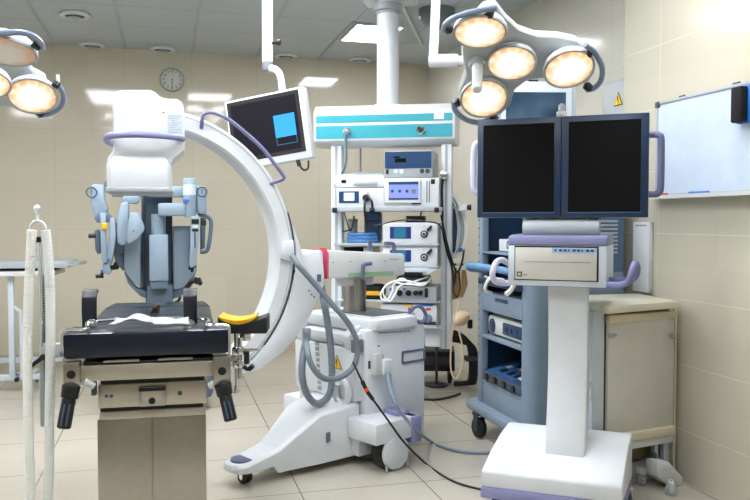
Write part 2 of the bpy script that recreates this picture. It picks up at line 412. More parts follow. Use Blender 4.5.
def castor(parent, c, r=.03, w=.02, ang=0, m=DGREY, fork=LGREY, name='castor', xf=None):
    """wheel with a fork; c = point on the floor below it"""
    c = V(c); u = V((math.cos(R_(ang)), math.sin(R_(ang)), 0)); h = V((0, 0, r))
    w_ = MB().cyl(c+h-u*w/2, c+h+u*w/2, r, n=24, bev=r*.2).build(name, m, parent, xf=xf)
    f = MB()
    for s in (-1, 1):
        f.cyl(c+h+u*s*(w/2+.001), c+h+u*s*(w/2+.005), r*.35, n=14)
        n = u.cross(V((0, 0, 1))); q = c+h+u*s*(w/2+.004)
        f.box(q+V((0, 0, r*.6)), (.005, r*.7, r*1.3), Matrix.Rotation(R_(ang), 3, 'Z'))
    f.box(c+V((0, 0, 2.35*r)), (w+.02, r*.9, r*.25), Matrix.Rotation(R_(ang), 3, 'Z'))
    f.cyl(c+V((0, 0, 2.4*r)), c+V((0, 0, 2.9*r)), r*.22, n=12)
    f.build('fork', fork, w_, xf=xf); return w_
# base cabinet
ZW = .907
F_ = Frame((2.2, 3.33, 0), 11)
t = thing('base_cabinet', F_, 'cream topped white cabinet standing against the right pier wall', 'cabinet')
lc = lambda p: F_.I @ p
XW = XP-.006
pr_ = G.z(680, 301, ZW); back = 3.66
cw = [G.z(x, y, ZW) for x, y in ((587.5, 302.5), (603, 306), (608, 306.5))]
top = [(cw[0].x+.03, back), (cw[0].x, cw[0].y), (cw[1].x, cw[1].y), (cw[2].x, cw[2].y), (min(XW, pr_.x+.01), pr_.y+.01), (min(XW, pr_.x+.03), back)]
MB().prism([lc(V((x, y, ZW-.035))) for x, y in top], (0, 0, .035)).build('worktop', mat('cream_worktop', (212, 207, 188), .3), t, .004)
ya = lc(cw[2]).y+.105; yb = .26
def cb(px, py, y=None): return F_.y(px, py, ya if y is None else y)
lx0 = cb(592.5, 340).x; lx1 = cb(604.5, 340).x; rx0 = cb(675, 340).x; rx1 = cb(678, 340).x
bd = MB(); bd.bb((lx0, ya, .1), (lx1, yb, ZW-.035)); bd.build('left_side', COOLW, t, .003)
MB().bb((rx0, ya, .02), (rx1-.005, ya+.2, ZW-.035)).build('right_side', CREAM, t, .002)
MB().bb((lx1, yb-.02, .1), (rx0-.04, yb, ZW-.035)).build('back_panel', CREAM, t)
MB().bb((lx1, ya+.04, .12), (rx0, ya+.055, ZW-.035)).build('front_panel', mat('ochre_board', (120, 108, 80), .6), t)
MB().bb((lx0+.06, ya+.06, .0), (rx0, yb-.02, .1)).build('plinth', OFFW, t)
for z in (384, 397):
    p = cb(590.5, z); MB().bb((p.x-.012, ya-.004, p.z-.012), (p.x+.008, ya+.02, p.z+.012), .003).build('latch', CHROME, t)
p = cb(590, 345); MB().bb((lx0-.014, ya+.03, p.z-.08), (lx0, ya+.06, p.z+.08)).build('edge_strip', BROWN, t)

# folded overbed table standing in front of the cabinet
F_ = Frame((2.25, 3.29, 0), 11)
t = thing('overbed_table', F_, 'folded overbed table with pale top tipped upright in front of the cabinet', 'overbed table')
def ob(px, py, y=0): return F_.y(px, py, y)
x0, x1 = ob(608, 380).x, ob(674, 380).x; zt, zb = ob(640, 313.5).z, ob(640, 438).z
MB().bb((x0, -.0, zb), (x1, .022, zt), .006).build('tabletop', BOARD, t)
MB().bb((x0-.002, -.008, zt-.04), (x1+.002, .026, zt+.002), .008).build('top_edge_band', CREAM, t)
MB().bb((x0+.02, -.022, zb-.006), (x1-.002, .026, zb+.04), .012).build('bottom_edge_band', CREAM, t)
for px, s in ((609, 1), (672, -1)):
    p = ob(px, 335.5); MB().box((p.x, -.01, p.z), (.026, .014, .024), bev=.004).cyl((p.x+.008*s, -.014, p.z-.004), (p.x+.03*s, -.014, p.z+.004), .007).build('clip', LGREY, t)
zc_ = ob(640, 443).z
MB().bb((x0+.03, -.01, zc_-.02), (x1-.01, .03, zb-.002), .004).build('cross_bar', OFFW, t)
for px0, px1 in ((655, 658.5), (664, 669.5)):
    MB().bb((ob(px0, 450).x, -.0, .06), (ob(px1, 450).x, .03, zc_), .003).build('post', LGREY, t)
MB().bb((ob(651.5, 460).x, -.012, ob(650, 463).z), (ob(655, 460).x, .01, ob(650, 453).z), .003).build('lever', DGREY, t)
fp = [ob(x, y, -.075) for x, y in ((657.5, 462), (669, 462), (683, 477), (683, 487), (668, 485), (657.5, 477))]
MB().prism(fp, (0, .075, 0)).build('foot', OFFW, t, .005)
c_ = F_.z(671, 495, 0); castor(t, (c_.x, c_.y, 0), .026, .034, 50, LGREY, OFFW)
castor(t, (.0, .02, 0), .022, .02, 0, LGREY, OFFW)
MB().bb((-.02, .005, .06), (.14, .035, .09)).build('rear_foot', OFFW, t)
# ================================================================== OPERATING TABLE
F_ = Frame((-.06, 2.84, 0), -2)
TB = F_
t = thing('operating_table', F_, 'steel pillared operating table with dark navy pads in the left foreground', 'operating table')
Y0 = 0.0
def tz(px, py, y=0.0): return F_.y(px, py, y)
a = tz(97, 420, .08); b = tz(206, 420, .08)
xl, xr, zc = a.x, b.x, a.z; xm = (xl+xr)/2
m = MB(); m.bb((xl, .08, .12), (xm-.0015, .3, zc)); m.bb((xm+.0015, .08, .12), (xr, .3, zc)); m.bb((xl+.005, .085, .12), (xr-.005, .295, zc-.004))
m.build('pillar', STEEL, t, .004)
MB().bb((xl-.01, .06, .05), (xr+.01, .32, .13), .01).build('pillar_skirt', STEEL, t)
MB().bb((xl-.03, -.1, .012), (xr+.05, .42, .06), .015).build('base', STEELB, t)
for x in (xl+.02, xr-.0):
    for y in (-.06, .36): MB().cyl((x, y, 0), (x, y, .014), .03).build('foot_pad', BLACK, t)
z1 = tz(100, 413, .06).z; z2 = tz(100, 408, .06).z; z3 = tz(100, 385, .05).z; z4 = tz(100, 378, .05).z
MB().bb((xl+.01, .07, zc), (xr-.005, .3, z1)).build('steel_collar', STEELB, t, .003)
MB().bb((xl+.012, .08, z1), (xr-.01, .3, z2)).build('bellows', BLACK, t)
a = tz(98, 400, .05); b = tz(207, 400, .05)
MB().bb((a.x, .05, z2), (b.x, .3, z3), .004).build('control_housing', STEELB, t)
for px in (106.5, 111.5):
    p = tz(px, 396, .05); MB().cyl((p.x, .05, p.z), (p.x, .046, p.z), .006, n=16).build('indicator', mat('blue_indicator', (50, 90, 120), .3), t)
p = tz(180, 393, .05); MB().cyl((p.x, .05, p.z), (p.x, .045, p.z), .008, n=16).build('button', mat('green_button', (40, 90, 60), .35), t)
p1 = tz(139, 387, .03); p2 = tz(166, 405, .03)
br = MB().bb((p1.x, .02, p2.z), (p2.x, .05, p1.z), .004).build('release_bracket', STEEL, t)
MB().bb((p1.x+.012, .012, p2.z+.022), (p2.x-.012, .03, p1.z-.014), .002).build('bracket_recess', STEELB, br)
pc = tz(152, 401, .01); MB().cyl((pc.x, .018, pc.z), (pc.x, .01, pc.z), .012).build('bracket_knob', BLACK, br)
MB().bb((p1.x+.0, .015, p1.z-.014), (p2.x-.0, .05, p1.z-.002), .001).build('bracket_slot', BLACK, br)
MB().bb((a.x+.01, .06, z3), (b.x-.01, .48, z4)).build('upper_bellows', BLACK, t)
# table frame
ra = tz(79, 366, .0); rb = tz(216, 366, 0); rz = tz(148, 379, 0).z
MB().bb((ra.x, 0, rz), (rb.x, .06, ra.z), .004).bb((ra.x+.03, .05, rz), (ra.x+.06, 1.2, ra.z), .003).bb((rb.x-.06, .05, rz), (rb.x-.03, 1.2, ra.z), .003).build('frame_rail', STEELB, t)
zp0 = tz(148, 357, 0).z; zu = ra.z
MB().bb((ra.x+.01, .01, zu), (rb.x-.01, 1.15, zp0-.012), .003).build('pad_carrier', BLACK, t)
for u in (ra.x+.08, rb.x-.2): MB().bb((u, -.004, zu+.016), (u+.12, .012, zp0-.014)).build('pad_catch', STEEL, t, .002)
# pads
fa = tz(62, 334, 0); fb = tz(229, 334, 0); zt = fa.z
XC = (fa.x+fb.x)/2
MB().bb((fa.x, .0, zp0), (fb.x, .2, zt), .014).build('head_pad', NAVYPAD, t)
MB().bb((XC-.235, .205, zp0), (XC+.235, .82, zt-.005), .014).build('seat_pad', NAVYPAD, t)
MB().prism([(XC-.235, .83, zp0), (XC+.235, .83, zp0), (XC+.215, 1.05, zp0), (XC-.215, 1.05, zp0)], (0, 0, zt-.004-zp0)).build('back_pad', NAVYPAD, t, .012)
# bent rod round the pad
rod = MB(); zr = zt+.014
rod.tube([(fa.x+.002, -.012, zt-.06), (fa.x+.0, -.012, zr-.02), (fa.x+.012, -.012, zr), (fa.x+.08, .0, zr), (XC-.2, .15, zr+.006), (XC, .2, zr+.006), (XC+.2, .15, zr+.006), (fb.x-.08, .0, zr+.003), (fb.x-.012, -.012, zr), (fb.x, -.012, zr-.02), (fb.x, -.012, zt-.11)], .0055, n=10)
rod.build('bent_rod', CHROME, t)
# pivots with black grips
for s, q, h0, h1 in ((-1, (62.5, 363, 80, 386), (71, 388), (63.5, 429)), (1, (213, 357, 231, 385), (223, 386), (231, 421))):
    A = tz(q[0], q[1], -.03); B = tz(q[2], q[3], -.03)
    pl = MB().bb((A.x, -.03, B.z), (B.x, .03, A.z), .005).build('pivot_plate', STEEL, t)
    c = (A+B)/2; MB().cyl((c.x, -.027, c.z), (c.x, -.034, c.z), .0145).build('pivot_bolt', BLACK, pl)
    P = tz(*h0, -.02); Q = tz(*h1, -.05)
    g = MB(); dv = (Q-P).normalized(); g.cyl(P-dv*.01, P+dv*.035, .031, .028, bev=.004); g.cyl(P+dv*.03, Q, .0225, .0235, bev=.008)
    hd = g.build('grip', BLACK, t)
    f = MB()
    for k in (-.008, .008): f.cyl(P+dv*.05+V((k, -.022, 0)), Q-dv*.015+V((k, -.023, 0)), .0028, n=8)
    f.build('grip_rib', mat('grip_blue_grey', (70, 90, 116), .3), hd)
    cl = tz(90 if s < 0 else 213, 384, .0)
    MB().cyl((cl.x-.012*s, .01, cl.z-.01), (cl.x+.02*s, .0, cl.z+.01), .014, n=14, bev=.003).build('clamp_nut', OFFW, t)
MB().bb((tz(91, 390, .01).x, .012, tz(91, 396, .01).z), (tz(96, 390, .01).x, .04, tz(91, 380, .01).z), .002).build('side_lug', DGREY, t)
# curved side supports standing on the pad
for k, (px0, px1, ptop) in enumerate(((81.5, 97, 290), (183, 197.5, 289))):
    yb = .16; A = tz(px0, ptop, yb); B = tz(px1, 335, yb)
    w = B.x-A.x; xc = (A.x+B.x)/2; h = A.z-zt
    prof = [(0, 0), (-.012, h*.45), (-.006, h*.8), (.02, h*.97), (.05, h), (.075, h*.93), (.078, h*.86), (.05, h*.9), (.03, h*.85), (.016, h*.7), (.012, h*.4), (.022, 0)]
    o = MB().prism([(xc-w/2, yb+u, zt+v) for u, v in prof], (w, 0, 0)).build('side_support', mat('black_support_vinyl', (18, 24, 36), .42), t, .004)
    p = tz(91 if k == 0 else 189.5, 325, yb-.03)
    kn = MB().cyl((p.x, yb+.0, p.z), (p.x, yb-.03, p.z), .022, n=20, bev=.004).cyl((p.x, yb-.028, p.z), (p.x, yb-.04, p.z), .012, bev=.003)
    kn.bb((p.x-.016, yb-.03, zt), (p.x+.016, yb, p.z-.01), .003); kn.build('support_clamp', CHROME, o)
# small fitting at the far end of the pad
p = F_.z(154, 312, zt)
MB().cyl((p.x-.012, p.y, zt-.01), (p.x+.006, p.y-.01, zt+.022), .008, n=14).cyl((p.x+.012, p.y, zt-.01), (p.x+.016, p.y, zt+.03), .009, n=14).build('pad_fitting', mat('bronze_fitting', (90, 78, 58), .4, metal=.6), t)

# folded white cloth on the head pad
C_ = Frame(TB.M @ V((XC, .0, zt+.0)), TB.deg)
m = MB(); nx, ny = 34, 8; cl = [TB.y(q, 330, .02).x for q in (108, 190)]
g = []; xa, xb = cl[0]-XC, cl[1]-XC
for j in range(ny+1):
    row = []
    for i in range(nx+1):
        u = i/nx; v = j/ny
        x = xa+(xb-xa)*u + .018*math.sin(v*2.6)*(1 if u < .5 else -.3); y = .012+.15*v-.012*math.sin(u*7)
        z = .02+.02*math.exp(-((u-.3)/.13)**2)*(1-v*.4)+.009*abs(math.sin(u*9+v*2))*(.35+.65*v)+.006*(u < .55)
        row.append(m.bm.verts.new((x, y, z)))
    g.append(row)
for j in range(ny):
    for i in range(nx): m.bm.faces.new((g[j][i], g[j][i+1], g[j+1][i+1], g[j+1][i]))
r = bmesh.ops.solidify(m.bm, geom=list(m.bm.faces), thickness=.014)
o = m.build('folded_cloth', CLOTH, None); o.location = C_.o; o.rotation_euler = (0, 0, R_(C_.deg))
tag(o, 'crumpled white cloth lying on the head end of the operating table', 'cloth')

# arm rest with yellow gel
A_ = Frame(TB.M @ V((XC+.34, .18, 0)), -12)
t = thing('arm_rest', A_, 'black arm rest with yellow gel cushion clamped to the operating table', 'arm rest')
def ar(px, py, y=0): return A_.y(px, py, y)
l, r, zb, ztp = ar(218, 330).x, ar(267, 330).x, ar(240, 333.5).z, ar(240, 317).z
n = 12; prof = [(l, zb), (r, zb), (r, ztp)]
for k in range(n+1):
    u = 1-k/n; prof.append((l+.005+(r-l-.01)*u, ztp-.02*math.sin(math.pi*min(1, max(0, (u-.04)/.92)))**.7))
prof.append((l, ztp))
MB().prism([(x, -.01, z) for x, z in prof], (0, .15, 0)).build('trough', mat('black_trough_vinyl', (24, 26, 30), .45), t, .003)
gp = []; gl, gr = ar(219, 318).x, ar(256, 318).x
for k in range(n+1):
    u = k/n; gp.append((gl+(gr-gl)*u, ztp+.006-.016*math.sin(math.pi*u)**.8))
for k in range(n+1):
    u = 1-k/n; gp.append((gl+(gr-gl)*u, ztp-.004-.024*math.sin(math.pi*u)**.8))
MB().prism([(x, -.012, z) for x, z in gp], (0, .13, 0)).build('gel_cushion', YELLOW, t, .003)
xs = ar(236, 350).x; zl = ar(236, 393).z
MB().cyl((xs-.003, .03, zl), (xs-.003, .03, zb), .008, n=14).cyl((xs+.012, .03, zl+.05), (xs+.012, .03, zb-.02), .008, n=14).cyl((xs-.003, .03, zl-.006), (xs-.003, .03, zl+.01), .011, n=14).build('post', CHROME, t)
zk = ar(240, 352).z
m = MB().box((xs+.005, .03, zk), (.045, .04, .03), bev=.005).box((xs+.045, .03, zk+.002), (.075, .02, .012), bev=.003)
m.box((xs+.004, .03, zk-.05), (.036, .036, .03), bev=.004); m.box((xs+.03, .06, zb-.02), (.04, .05, .03), bev=.003); m.build('clamp', CHROME, t)
MB().cyl((xs+.038, .02, zk-.05), (xs+.038, .02, zk+.0), .011, n=14, bev=.003).cyl((xs+.045, .04, zk-.075), (xs+.06, .03, zk-.06), .01, n=12).build('clamp_knob', BLACK, t)
MB().box((xs-.03, .03, zk-.03), (.055, .03, .022), bev=.003).build('table_clamp', STEEL, t)

# ================================================================== HOSE STAND beside the table
S_ = Frame((-.408, 2.90, 0), -9)
t = thing('hose_stand', S_, 'thin upright metal hose holder clamped to the left side of the operating table', 'hose stand')
def sp(px, py, y=0): return S_.y(px, py, y)
a = sp(39.5, 236); b = sp(43.5, 427)
MB().cyl((a.x, 0, a.z), (sp(41, 300).x, 0, .86), .0055, n=12).build('rod', CHROME, t)
zb_ = b.z; bw = .012
MB().bb((b.x-.012, .004, zb_), (b.x+.004, .02, a.z-.1), .001).build('bar', LGREY, t)
m = MB()
for k in range(56): m.prism([(b.x+.004, .004, zb_+k*.0095), (b.x+.0105, .004, zb_+k*.0095+.002), (b.x+.004, .004, zb_+k*.0095+.006)], (0, .016, 0))
m.build('rack_teeth', DGREY, t)
kb = sp(38.3, 239.5, -.02); MB().cyl((kb.x, .0, kb.z), (kb.x, -.028, kb.z), .0105, n=18, bev=.003).build('knob', BLACK, t)
p = sp(37, 209); arch = [sp(30.5, 229), sp(31.5, 225), sp(34, 222), sp(38, 221), sp(42, 222), sp(45, 225), sp(46, 229)]
m = MB().tube([q+V((0, -.004, 0)) for q in arch], .0045, n=10)
m.tube([sp(38, 221)+V((0, -.004, 0)), sp(37, 216), p], .005, n=10); m.build('hose_hook', WHITE, t)
MB().ball((p.x, p.y, p.z), (.012, .012, .015)).build('top_ball', WHITE, t)
c1 = sp(46, 352, .01); c2 = sp(61, 345, .01)
MB().bb((c1.x-.02, .0, c1.z-.02), (c2.x, .03, c1.z+.03), .004).cyl((c2.x-.015, -.005, c1.z-.005), (c2.x-.04, -.008, c1.z-.022), .007).build('clamp', WHITE, t)
q1 = sp(43, 357, -.02); q2 = sp(25, 371, -.03)
MB().cyl(q1, q2, .0085, .006, n=14, bev=.002).ball(q1, .011, 14).build('lever', BLACK, t)
def corr_hose(name, pts, r, m, label, pitch=.009):
    mb = MB(); P = smooth_path(pts, 24); L = sum((P[i+1]-P[i]).length for i in range(len(P)-1)); nr = int(L/pitch)
    # even resample, alternating ridge and groove
    step = L/(nr*3); out = [P[0]]; acc = 0
    for i in range(len(P)-1):
        sl = (P[i+1]-P[i]).length; pos = step-acc
        while pos <= sl: out.append(P[i].lerp(P[i+1], pos/sl)); pos += step
        acc = (acc+sl) % step if sl < step else sl-(pos-step)
    n = len(out)
    mb.tube(out, lambda u: r*(1.0 if int(round(u*(n-1))) % 3 else .9), n=14, sm=0)
    o = mb.build(name, m, None); o.location = S_.o; o.rotation_euler = (0, 0, R_(S_.deg)); return tag(o, label, 'breathing hose')
h1 = [sp(x, y, -.03) for x, y in ((32, 230), (31, 250), (29, 290), (27.5, 340), (28, 400), (29, 450), (31, 500), (32, 540))]
h1 += [V((h1[-1].x+.03, .03, .05)), V((h1[-1].x-.06, .15, .018))]
corr_hose('breathing_hose', h1, .0165, HOSEW, 'ivory ribbed breathing hose hanging left on the hose stand')
h2 = [sp(x, y, -.03) for x, y in ((45.5, 230), (48, 255), (50, 290), (50.5, 330), (50, 370), (49.5, 410), (49, 460), (48, 500), (48, 540))]
h2 += [V((h2[-1].x+.02, .03, .05)), V((h2[-1].x-.04, .16, .018))]
corr_hose('breathing_hose', h2, .0165, HOSET, 'translucent ribbed breathing hose hanging right on the hose stand')

# ================================================================== C-ARM
OC = at(155, 258, 3.75); OC2 = V((OC.x, OC.y, 0)); ZC = OC.z
K = Frame(OC2, 27)              # cart axes
A = Frame(OC2, 12.9)            # axes of the swivelled arc
XF = K.I @ A.M
HF = Frame(OC2, -1); XH = K.I @ HF.M   # axes of the detector head
t = thing('c_arm', K, 'white mobile C-arm X-ray machine arching over the operating table', 'C-arm')
RO, RI, WD = .72, .628, .15
def arc_sec(t0, t1, prof, n=64):
    """prof: (radius, y) outline swept round the arc centre"""
    m = MB(); rings = []
    for k in range(n+1):
        a = t0+(t1-t0)*k/n
        rings.append([m.bm.verts.new((r*math.cos(a), y, ZC+r*math.sin(a))) for r, y in prof])
    q = len(prof)
    for P_, Q in zip(rings, rings[1:]):
        for k in range(q): m.bm.faces.new((P_[k], P_[(k+1) % q], Q[(k+1) % q], Q[k]))
    m.bm.faces.new(rings[0][::-1]); m.bm.faces.new(rings[-1]); return m
T0, T1 = R_(-54), R_(98)
arc = arc_sec(T0, T1, [(RO, .012), (RO-.012, 0), (RI+.012, 0), (RI, .012), (RI, WD-.012), (RI+.012, WD), (RO-.012, WD), (RO, WD-.012)]).build('arc', WHITE, t, xf=XF, ang=20)
arc_sec(T0+.05, T1-.02, [(RO-.0185, -.0012), (RO-.0225, -.0012), (RO-.0225, .002), (RO-.0185, .002)]).build('arc_groove', LGREY, arc, xf=XF)
arc_sec(R_(-40), R_(18), [(RO+.003, .03), (RO+.003, .0005), (RO-.0005, -.001), (RO-.0005, .03)]).build('arc_seam', DGREY, arc, xf=XF)
p = A.y(245.5, 368, .0); MB().box(p, (.03, .03, .022), (0, 35, 0), .005).build('end_stop', BLACK, arc, xf=XF)
p = A.y(295, 272, -.0); MB().box(p, (.02, .02, .016), (0, 35, 0), .004).build('end_stop', BLACK, arc, xf=XF)
# hose boss on the arc
q = [A.y(*v, -.0) for v in ((281, 242), (292.5, 240), (293.3, 256), (289.5, 261.5), (279.5, 258))]
MB().prism(q, (0, -.022, 0)).build('hose_boss', WHITE, arc, .006, xf=XF)
# purple grab rail of the arc
hp = [A.y(*v, c) for v, c in (((201.5, 128), 0), ((202.2, 120), -.03), ((203.5, 115), -.04), ((208, 112.4), -.045), ((216, 113.5), -.045), ((230, 120.5), -.045), ((248, 135), -.045), ((262, 148), -.045), ((274, 163), -.045), ((283, 175), -.045), ((283.6, 178.5), -.04), ((280, 180.5), -.03), ((270, 183.5), 0))]
MB().tube(hp, .0095, n=12, sm=6).build('arc_handle', mat('arc_handle_lilac', (118, 120, 158), .4), arc, xf=XF)
# detector head
sil = [HF.y(*v, -.1) for v in ((111.2, 97), (113.5, 93.5), (118, 91), (126, 89.8), (150.5, 89.6), (155, 92), (160, 97), (166, 98.6), (176, 98.8), (180, 100.5), (183, 104), (184.6, 115), (184.9, 150), (172.4, 160), (171.5, 165), (107, 165), (107, 158), (113, 151), (113.2, 118))]
hd = MB().prism(sil, (0, .3, 0)).build('detector_head', WHITE, t, .012, xf=XH)
c0 = HF.y(105.5, 163, -.13); c1 = HF.y(171.8, 189, -.13)
xc = (c0.x+c1.x)/2; w = c1.x-c0.x
lo = MB(); oct_ = lambda s, z: [(xc+s*x*w/2, .07+s*y*.19, z) for x, y in ((-1, -.8), (-.86, -1), (.86, -1), (1, -.8), (1, .8), (.86, 1), (-.86, 1), (-1, .8))]
lo.loft([oct_(1, c1.z), oct_(1.0, c0.z), oct_(.96, c0.z+.018), oct_(.86, c0.z+.045)]).build('image_intensifier', WHITE, hd, .006, xf=XH)
MB().loft([oct_(.97, c1.z-.022), oct_(1.03, c1.z-.014), oct_(1.03, c1.z+.004), oct_(1, c1.z+.008)]).build('intensifier_rim', LGREY, hd, .003, xf=XH)
# collar handle round the head
zr_ = HF.y(140, 136, -.14).z; xl_ = HF.y(105.5, 137, -.12).x; xr_ = HF.y(183, 136, -.12).x
MB().tube([(xl_+.03, .2, zr_-.01), (xl_-.0, .1, zr_-.012), (xl_-.002, -.05, zr_-.008), (xl_+.012, -.115, zr_-.004), (xl_+.05, -.15, zr_), (xl_+.13, -.165, zr_+.004), (xr_-.1, -.165, zr_+.002), (xr_-.03, -.145, zr_-.002), (xr_, -.1, zr_-.002)], .0155, n=12).build('collar_handle', LILAC, hd, xf=XH)
# spec plate with fine lines
s0 = HF.y(167.5, 114, -.1); s1 = HF.y(182, 133, -.1)
sp_ = MB().bb((s0.x, -.1035, s1.z), (s1.x, -.1, s0.z)).build('rating_plate', COOLW, hd, xf=XH)
m = MB()
for k in range(8):
    z = s0.z-.008-k*.0105; m.bb((s0.x+.006+(.012 if k in (2, 3) else 0), -.1042, z-.003), (s1.x-.006-.012*(k % 3), -.1034, z))
m.build('plate_lines', mat('plate_print_grey', (150, 164, 184), .5), sp_, xf=XH)
p = HF.y(163.5, 112.5, -.101); MB().cyl((p.x, -.101, p.z), (p.x, -.104, p.z), .004, n=10).build('screw', DGREY, hd, xf=XH)

# arc carriage (the curved shroud that grips the arc)
ro = RO+.004; n = 24; ins = []
for k in range(n+1):
    a = R_(-56+(13+56)*k/n); ins.append(V((ro*math.cos(a), -.012, ZC+ro*math.sin(a))))
outp = [A.y(*v, -.012) for v in ((303, 254.5), (312, 252), (322, 262), (324, 285), (319, 298), (310, 316), (297, 336), (284, 351), (270, 362), (259, 370))]
MB().prism(ins+outp, (0, .17, 0)).build('arc_carriage', WHITE, t, .012, xf=XF)
p = A.y(319.5, 278, -.02); MB().box((p.x, -.016, p.z), (.022, .012, .04), bev=.004).build('carriage_lock', LILACD, t, xf=XF)
m = MB()
for px, py in ((309, 291), (311.5, 294.5), (314, 297)):
    q = A.y(px, py, -.014); m.cyl((q.x, -.012, q.z), (q.x, -.017, q.z), .0045, n=10)
m.build('carriage_screw', LILACD, t, xf=XF)
# horizontal arm
YA = -.185
p0 = K.y(321, 250, YA); p1 = K.y(321, 279, YA); e0 = K.y(405, 253.5, YA); e1 = K.y(405, 275, YA)
xj = K.y(327, 260, YA).x; ztA, zbA = p0.z, p1.z; xs0 = K.y(296, 262, YA).x
dome = [(K.y(*v, YA)) for v in ((301, 262), (306, 257), (313, 252.3), (320, 250.3), (323.5, 250.3), (325.5, 278.5), (316, 283), (307, 284), (300, 275))]
MB().prism(dome, (0, .17, 0)).build('arm_shoulder', WHITE, t, .014)
MB().prism([(xj-.008, YA-.002, ztA+.002), (xj+.0, YA-.002, ztA+.0), (xj+.012, YA-.002, ztA-.02), (xj+.012, YA-.002, zbA-.002), (xj-.0, YA-.002, zbA-.002), (xj+.002, YA-.002, ztA-.024)], (0, .174, 0)).build('arm_band', PINK, t, .004)
arm = MB().prism([(xj+.008, YA, ztA-.002), (e0.x-.012, YA, e0.z), (e0.x, YA, e0.z-.01), (e1.x, YA, e1.z), (xj+.008, YA, zbA)], (0, .17, 0)).build('horizontal_arm', OFFW, t, .008)
g0 = K.y(348, 274.2, YA-.002); g1 = K.y(393, 276.6, YA-.002)
MB().prism([K.y(*v, YA-.0) for v in ((348.5, 273), (393, 271), (393, 274.3), (348.5, 276.6))], (0, -.003, 0)).build('arm_scale_strip', GREEN, arm)
m = MB()
for k in range(7): q = K.y(390+k*1.4, 259.4, YA); m.bb((q.x-.003, YA-.0012, q.z-.003), (q.x+.003, YA, q.z+.003))
m.build('arm_lettering', mat('faint_print', (120, 126, 134), .5), arm)
m = MB()
for px, py in ((333, 262.5), (350.5, 261.5), (385, 261)): q = K.y(px, py, YA); m.cyl((q.x, YA, q.z), (q.x, YA-.0025, q.z), .004, n=10)
m.build('arm_screw', LILACD, arm)
for pts in (((362.5, 277, YA-.03), (363, 268, YA-.035), (364, 264.5, YA-.035), (371, 263.5, YA-.035)), ((369, 250.5, YA+.04), (370, 246, YA+.03), (370, 242, YA+.03), (367.5, 241.5, YA+.03)), ((394, 252, YA+.05), (393.5, 245, YA+.04), (391, 243.5, YA+.04), (385, 243.5, YA+.04))):
    MB().tube([K.y(*q) for q in pts], .0115, n=10).build('lock_lever', LILACD, t)
p = K.y(323, 249.5, YA+.1); MB().cyl((p.x, p.y, p.z-.02), (p.x, p.y, p.z+.008), .02, bev=.004).build('stop_button', RED, t)
# column
YC = -.09; c0 = K.y(345.5, 288, YC); c1 = K.y(362, 312, YC); xc_ = (c0.x+c1.x)/2; rc = (c1.x-c0.x)/2*.98
col = MB().cyl((xc_, YC, .7), (xc_, YC, zbA-.02), rc, n=32)
for k in (-.03, .0, .034): col.bb((xc_+k-.004, YC-rc-.003, .7), (xc_+k+.004, YC-rc+.02, zbA-.03))
col.build('lift_column', STEEL, t)
c2 = K.y(339, 278, YC-.1); c3 = K.y(371, 287, YC-.1)
c2 = K.y(341, 278, YC); c3 = K.y(369, 284, YC); MB().bb((c2.x, YC-.045, c3.z), (c3.x, YC+.045, zbA-.004), .006).build('column_cap', OFFW, t)
# cart body
YB_ = -.40; z0 = .055
bx0 = K.y(366, 400, YB_).x; bx1 = K.y(425, 400, YB_).x; ztb = K.y(366, 331, YB_).z; YE = .2
body = MB().bb((bx0, YB_, z0), (bx1, YE, ztb), .014).build('cart_body', WHITE, t)
# sloped front shoulder of the body
MB().prism([(bx0-.05, YB_+.03, ztb-.03), (bx0+.06, YB_+.03, ztb+.01), (bx0+.06, YB_+.03, ztb-.12), (bx0+.01, YB_+.03, ztb-.12), (bx0-.05, YB_+.03, ztb-.07)], (0, YE-YB_-.05, 0)).build('front_shoulder', WHITE, body, .01)
MB().bb((bx0-.05, YB_+.03, .33), (bx0+.05, YE-.03, ztb-.1), .012).build('front_cover', WHITE, body)
for yy in (YB_+.06, YE-.12):
    MB().prism([(bx0-.07, yy, ztb-.03), (bx0-.02, yy, ztb+.02), (bx0+.03, yy, ztb+.02), (bx0-.01, yy, ztb-.11), (bx0-.05, yy, ztb-.11)], (0, .06, 0)).build('shoulder_rib', WHITE, body, .012)
# console
zct = K.y(377, 321, YB_-.03).z
cx0 = K.y(376.5, 325, YB_-.03).x; cx1 = K.y(417.5, 318, YB_-.03).x
con = MB().prism([(bx0-.02, YE-.02, 0), (bx0-.02, YB_+.14, 0), (bx0+.05, YB_+.02, 0), (cx0, YB_-.03, 0), (cx1, YB_-.03, 0), (cx1+.06, YB_+.1, 0), (cx1+.06, YE, 0)], (0, 0, zct-ztb+.01)).build('console', WHITE, t, .012)
con.location = (0, 0, ztb-.006)
zz = zct+.005
sc = [K.z(*v, zz) for v in ((357, 315.5), (377, 319), (400, 317.5), (383, 312.2))]
scx, scy = (bx0+.1, bx0+.37), (YB_+.06, YB_+.4)
MB().bb((scx[0], scy[0], zct+.002-ztb), (scx[1], scy[1], zct+.022-ztb), .004).build('console_screen', mat('console_screen_grey', (84, 92, 100), .3), con)
MB().bb((scx[0]-.03, scy[0]-.03, zct-ztb), (scx[1]+.03, scy[1]+.03, zct+.016-ztb), .003).build('screen_bezel', OFFW, con)
for pts in ([(cx1-.0, YB_+.05, zct), (cx1+.01, YB_+.0, zct+.05), (cx1+.05, YB_-.01, zct+.045), (cx1+.085, YB_-.01, zct+.0), (cx1+.06, YB_-.01, zct-.04), (cx1+.03, YB_+.02, zct-.03)],):
    MB().tube(pts, .011, n=12).build('console_handle', LILACD, t)
m = MB(); q0 = K.y(380, 333.5, YB_); 
for k in range(12): q = K.y(379+k*2.6, 332.6-k*.15, YB_); m.bb((q.x, YB_-.0015, q.z-.006), (q.x+.011, YB_, q.z+.002))
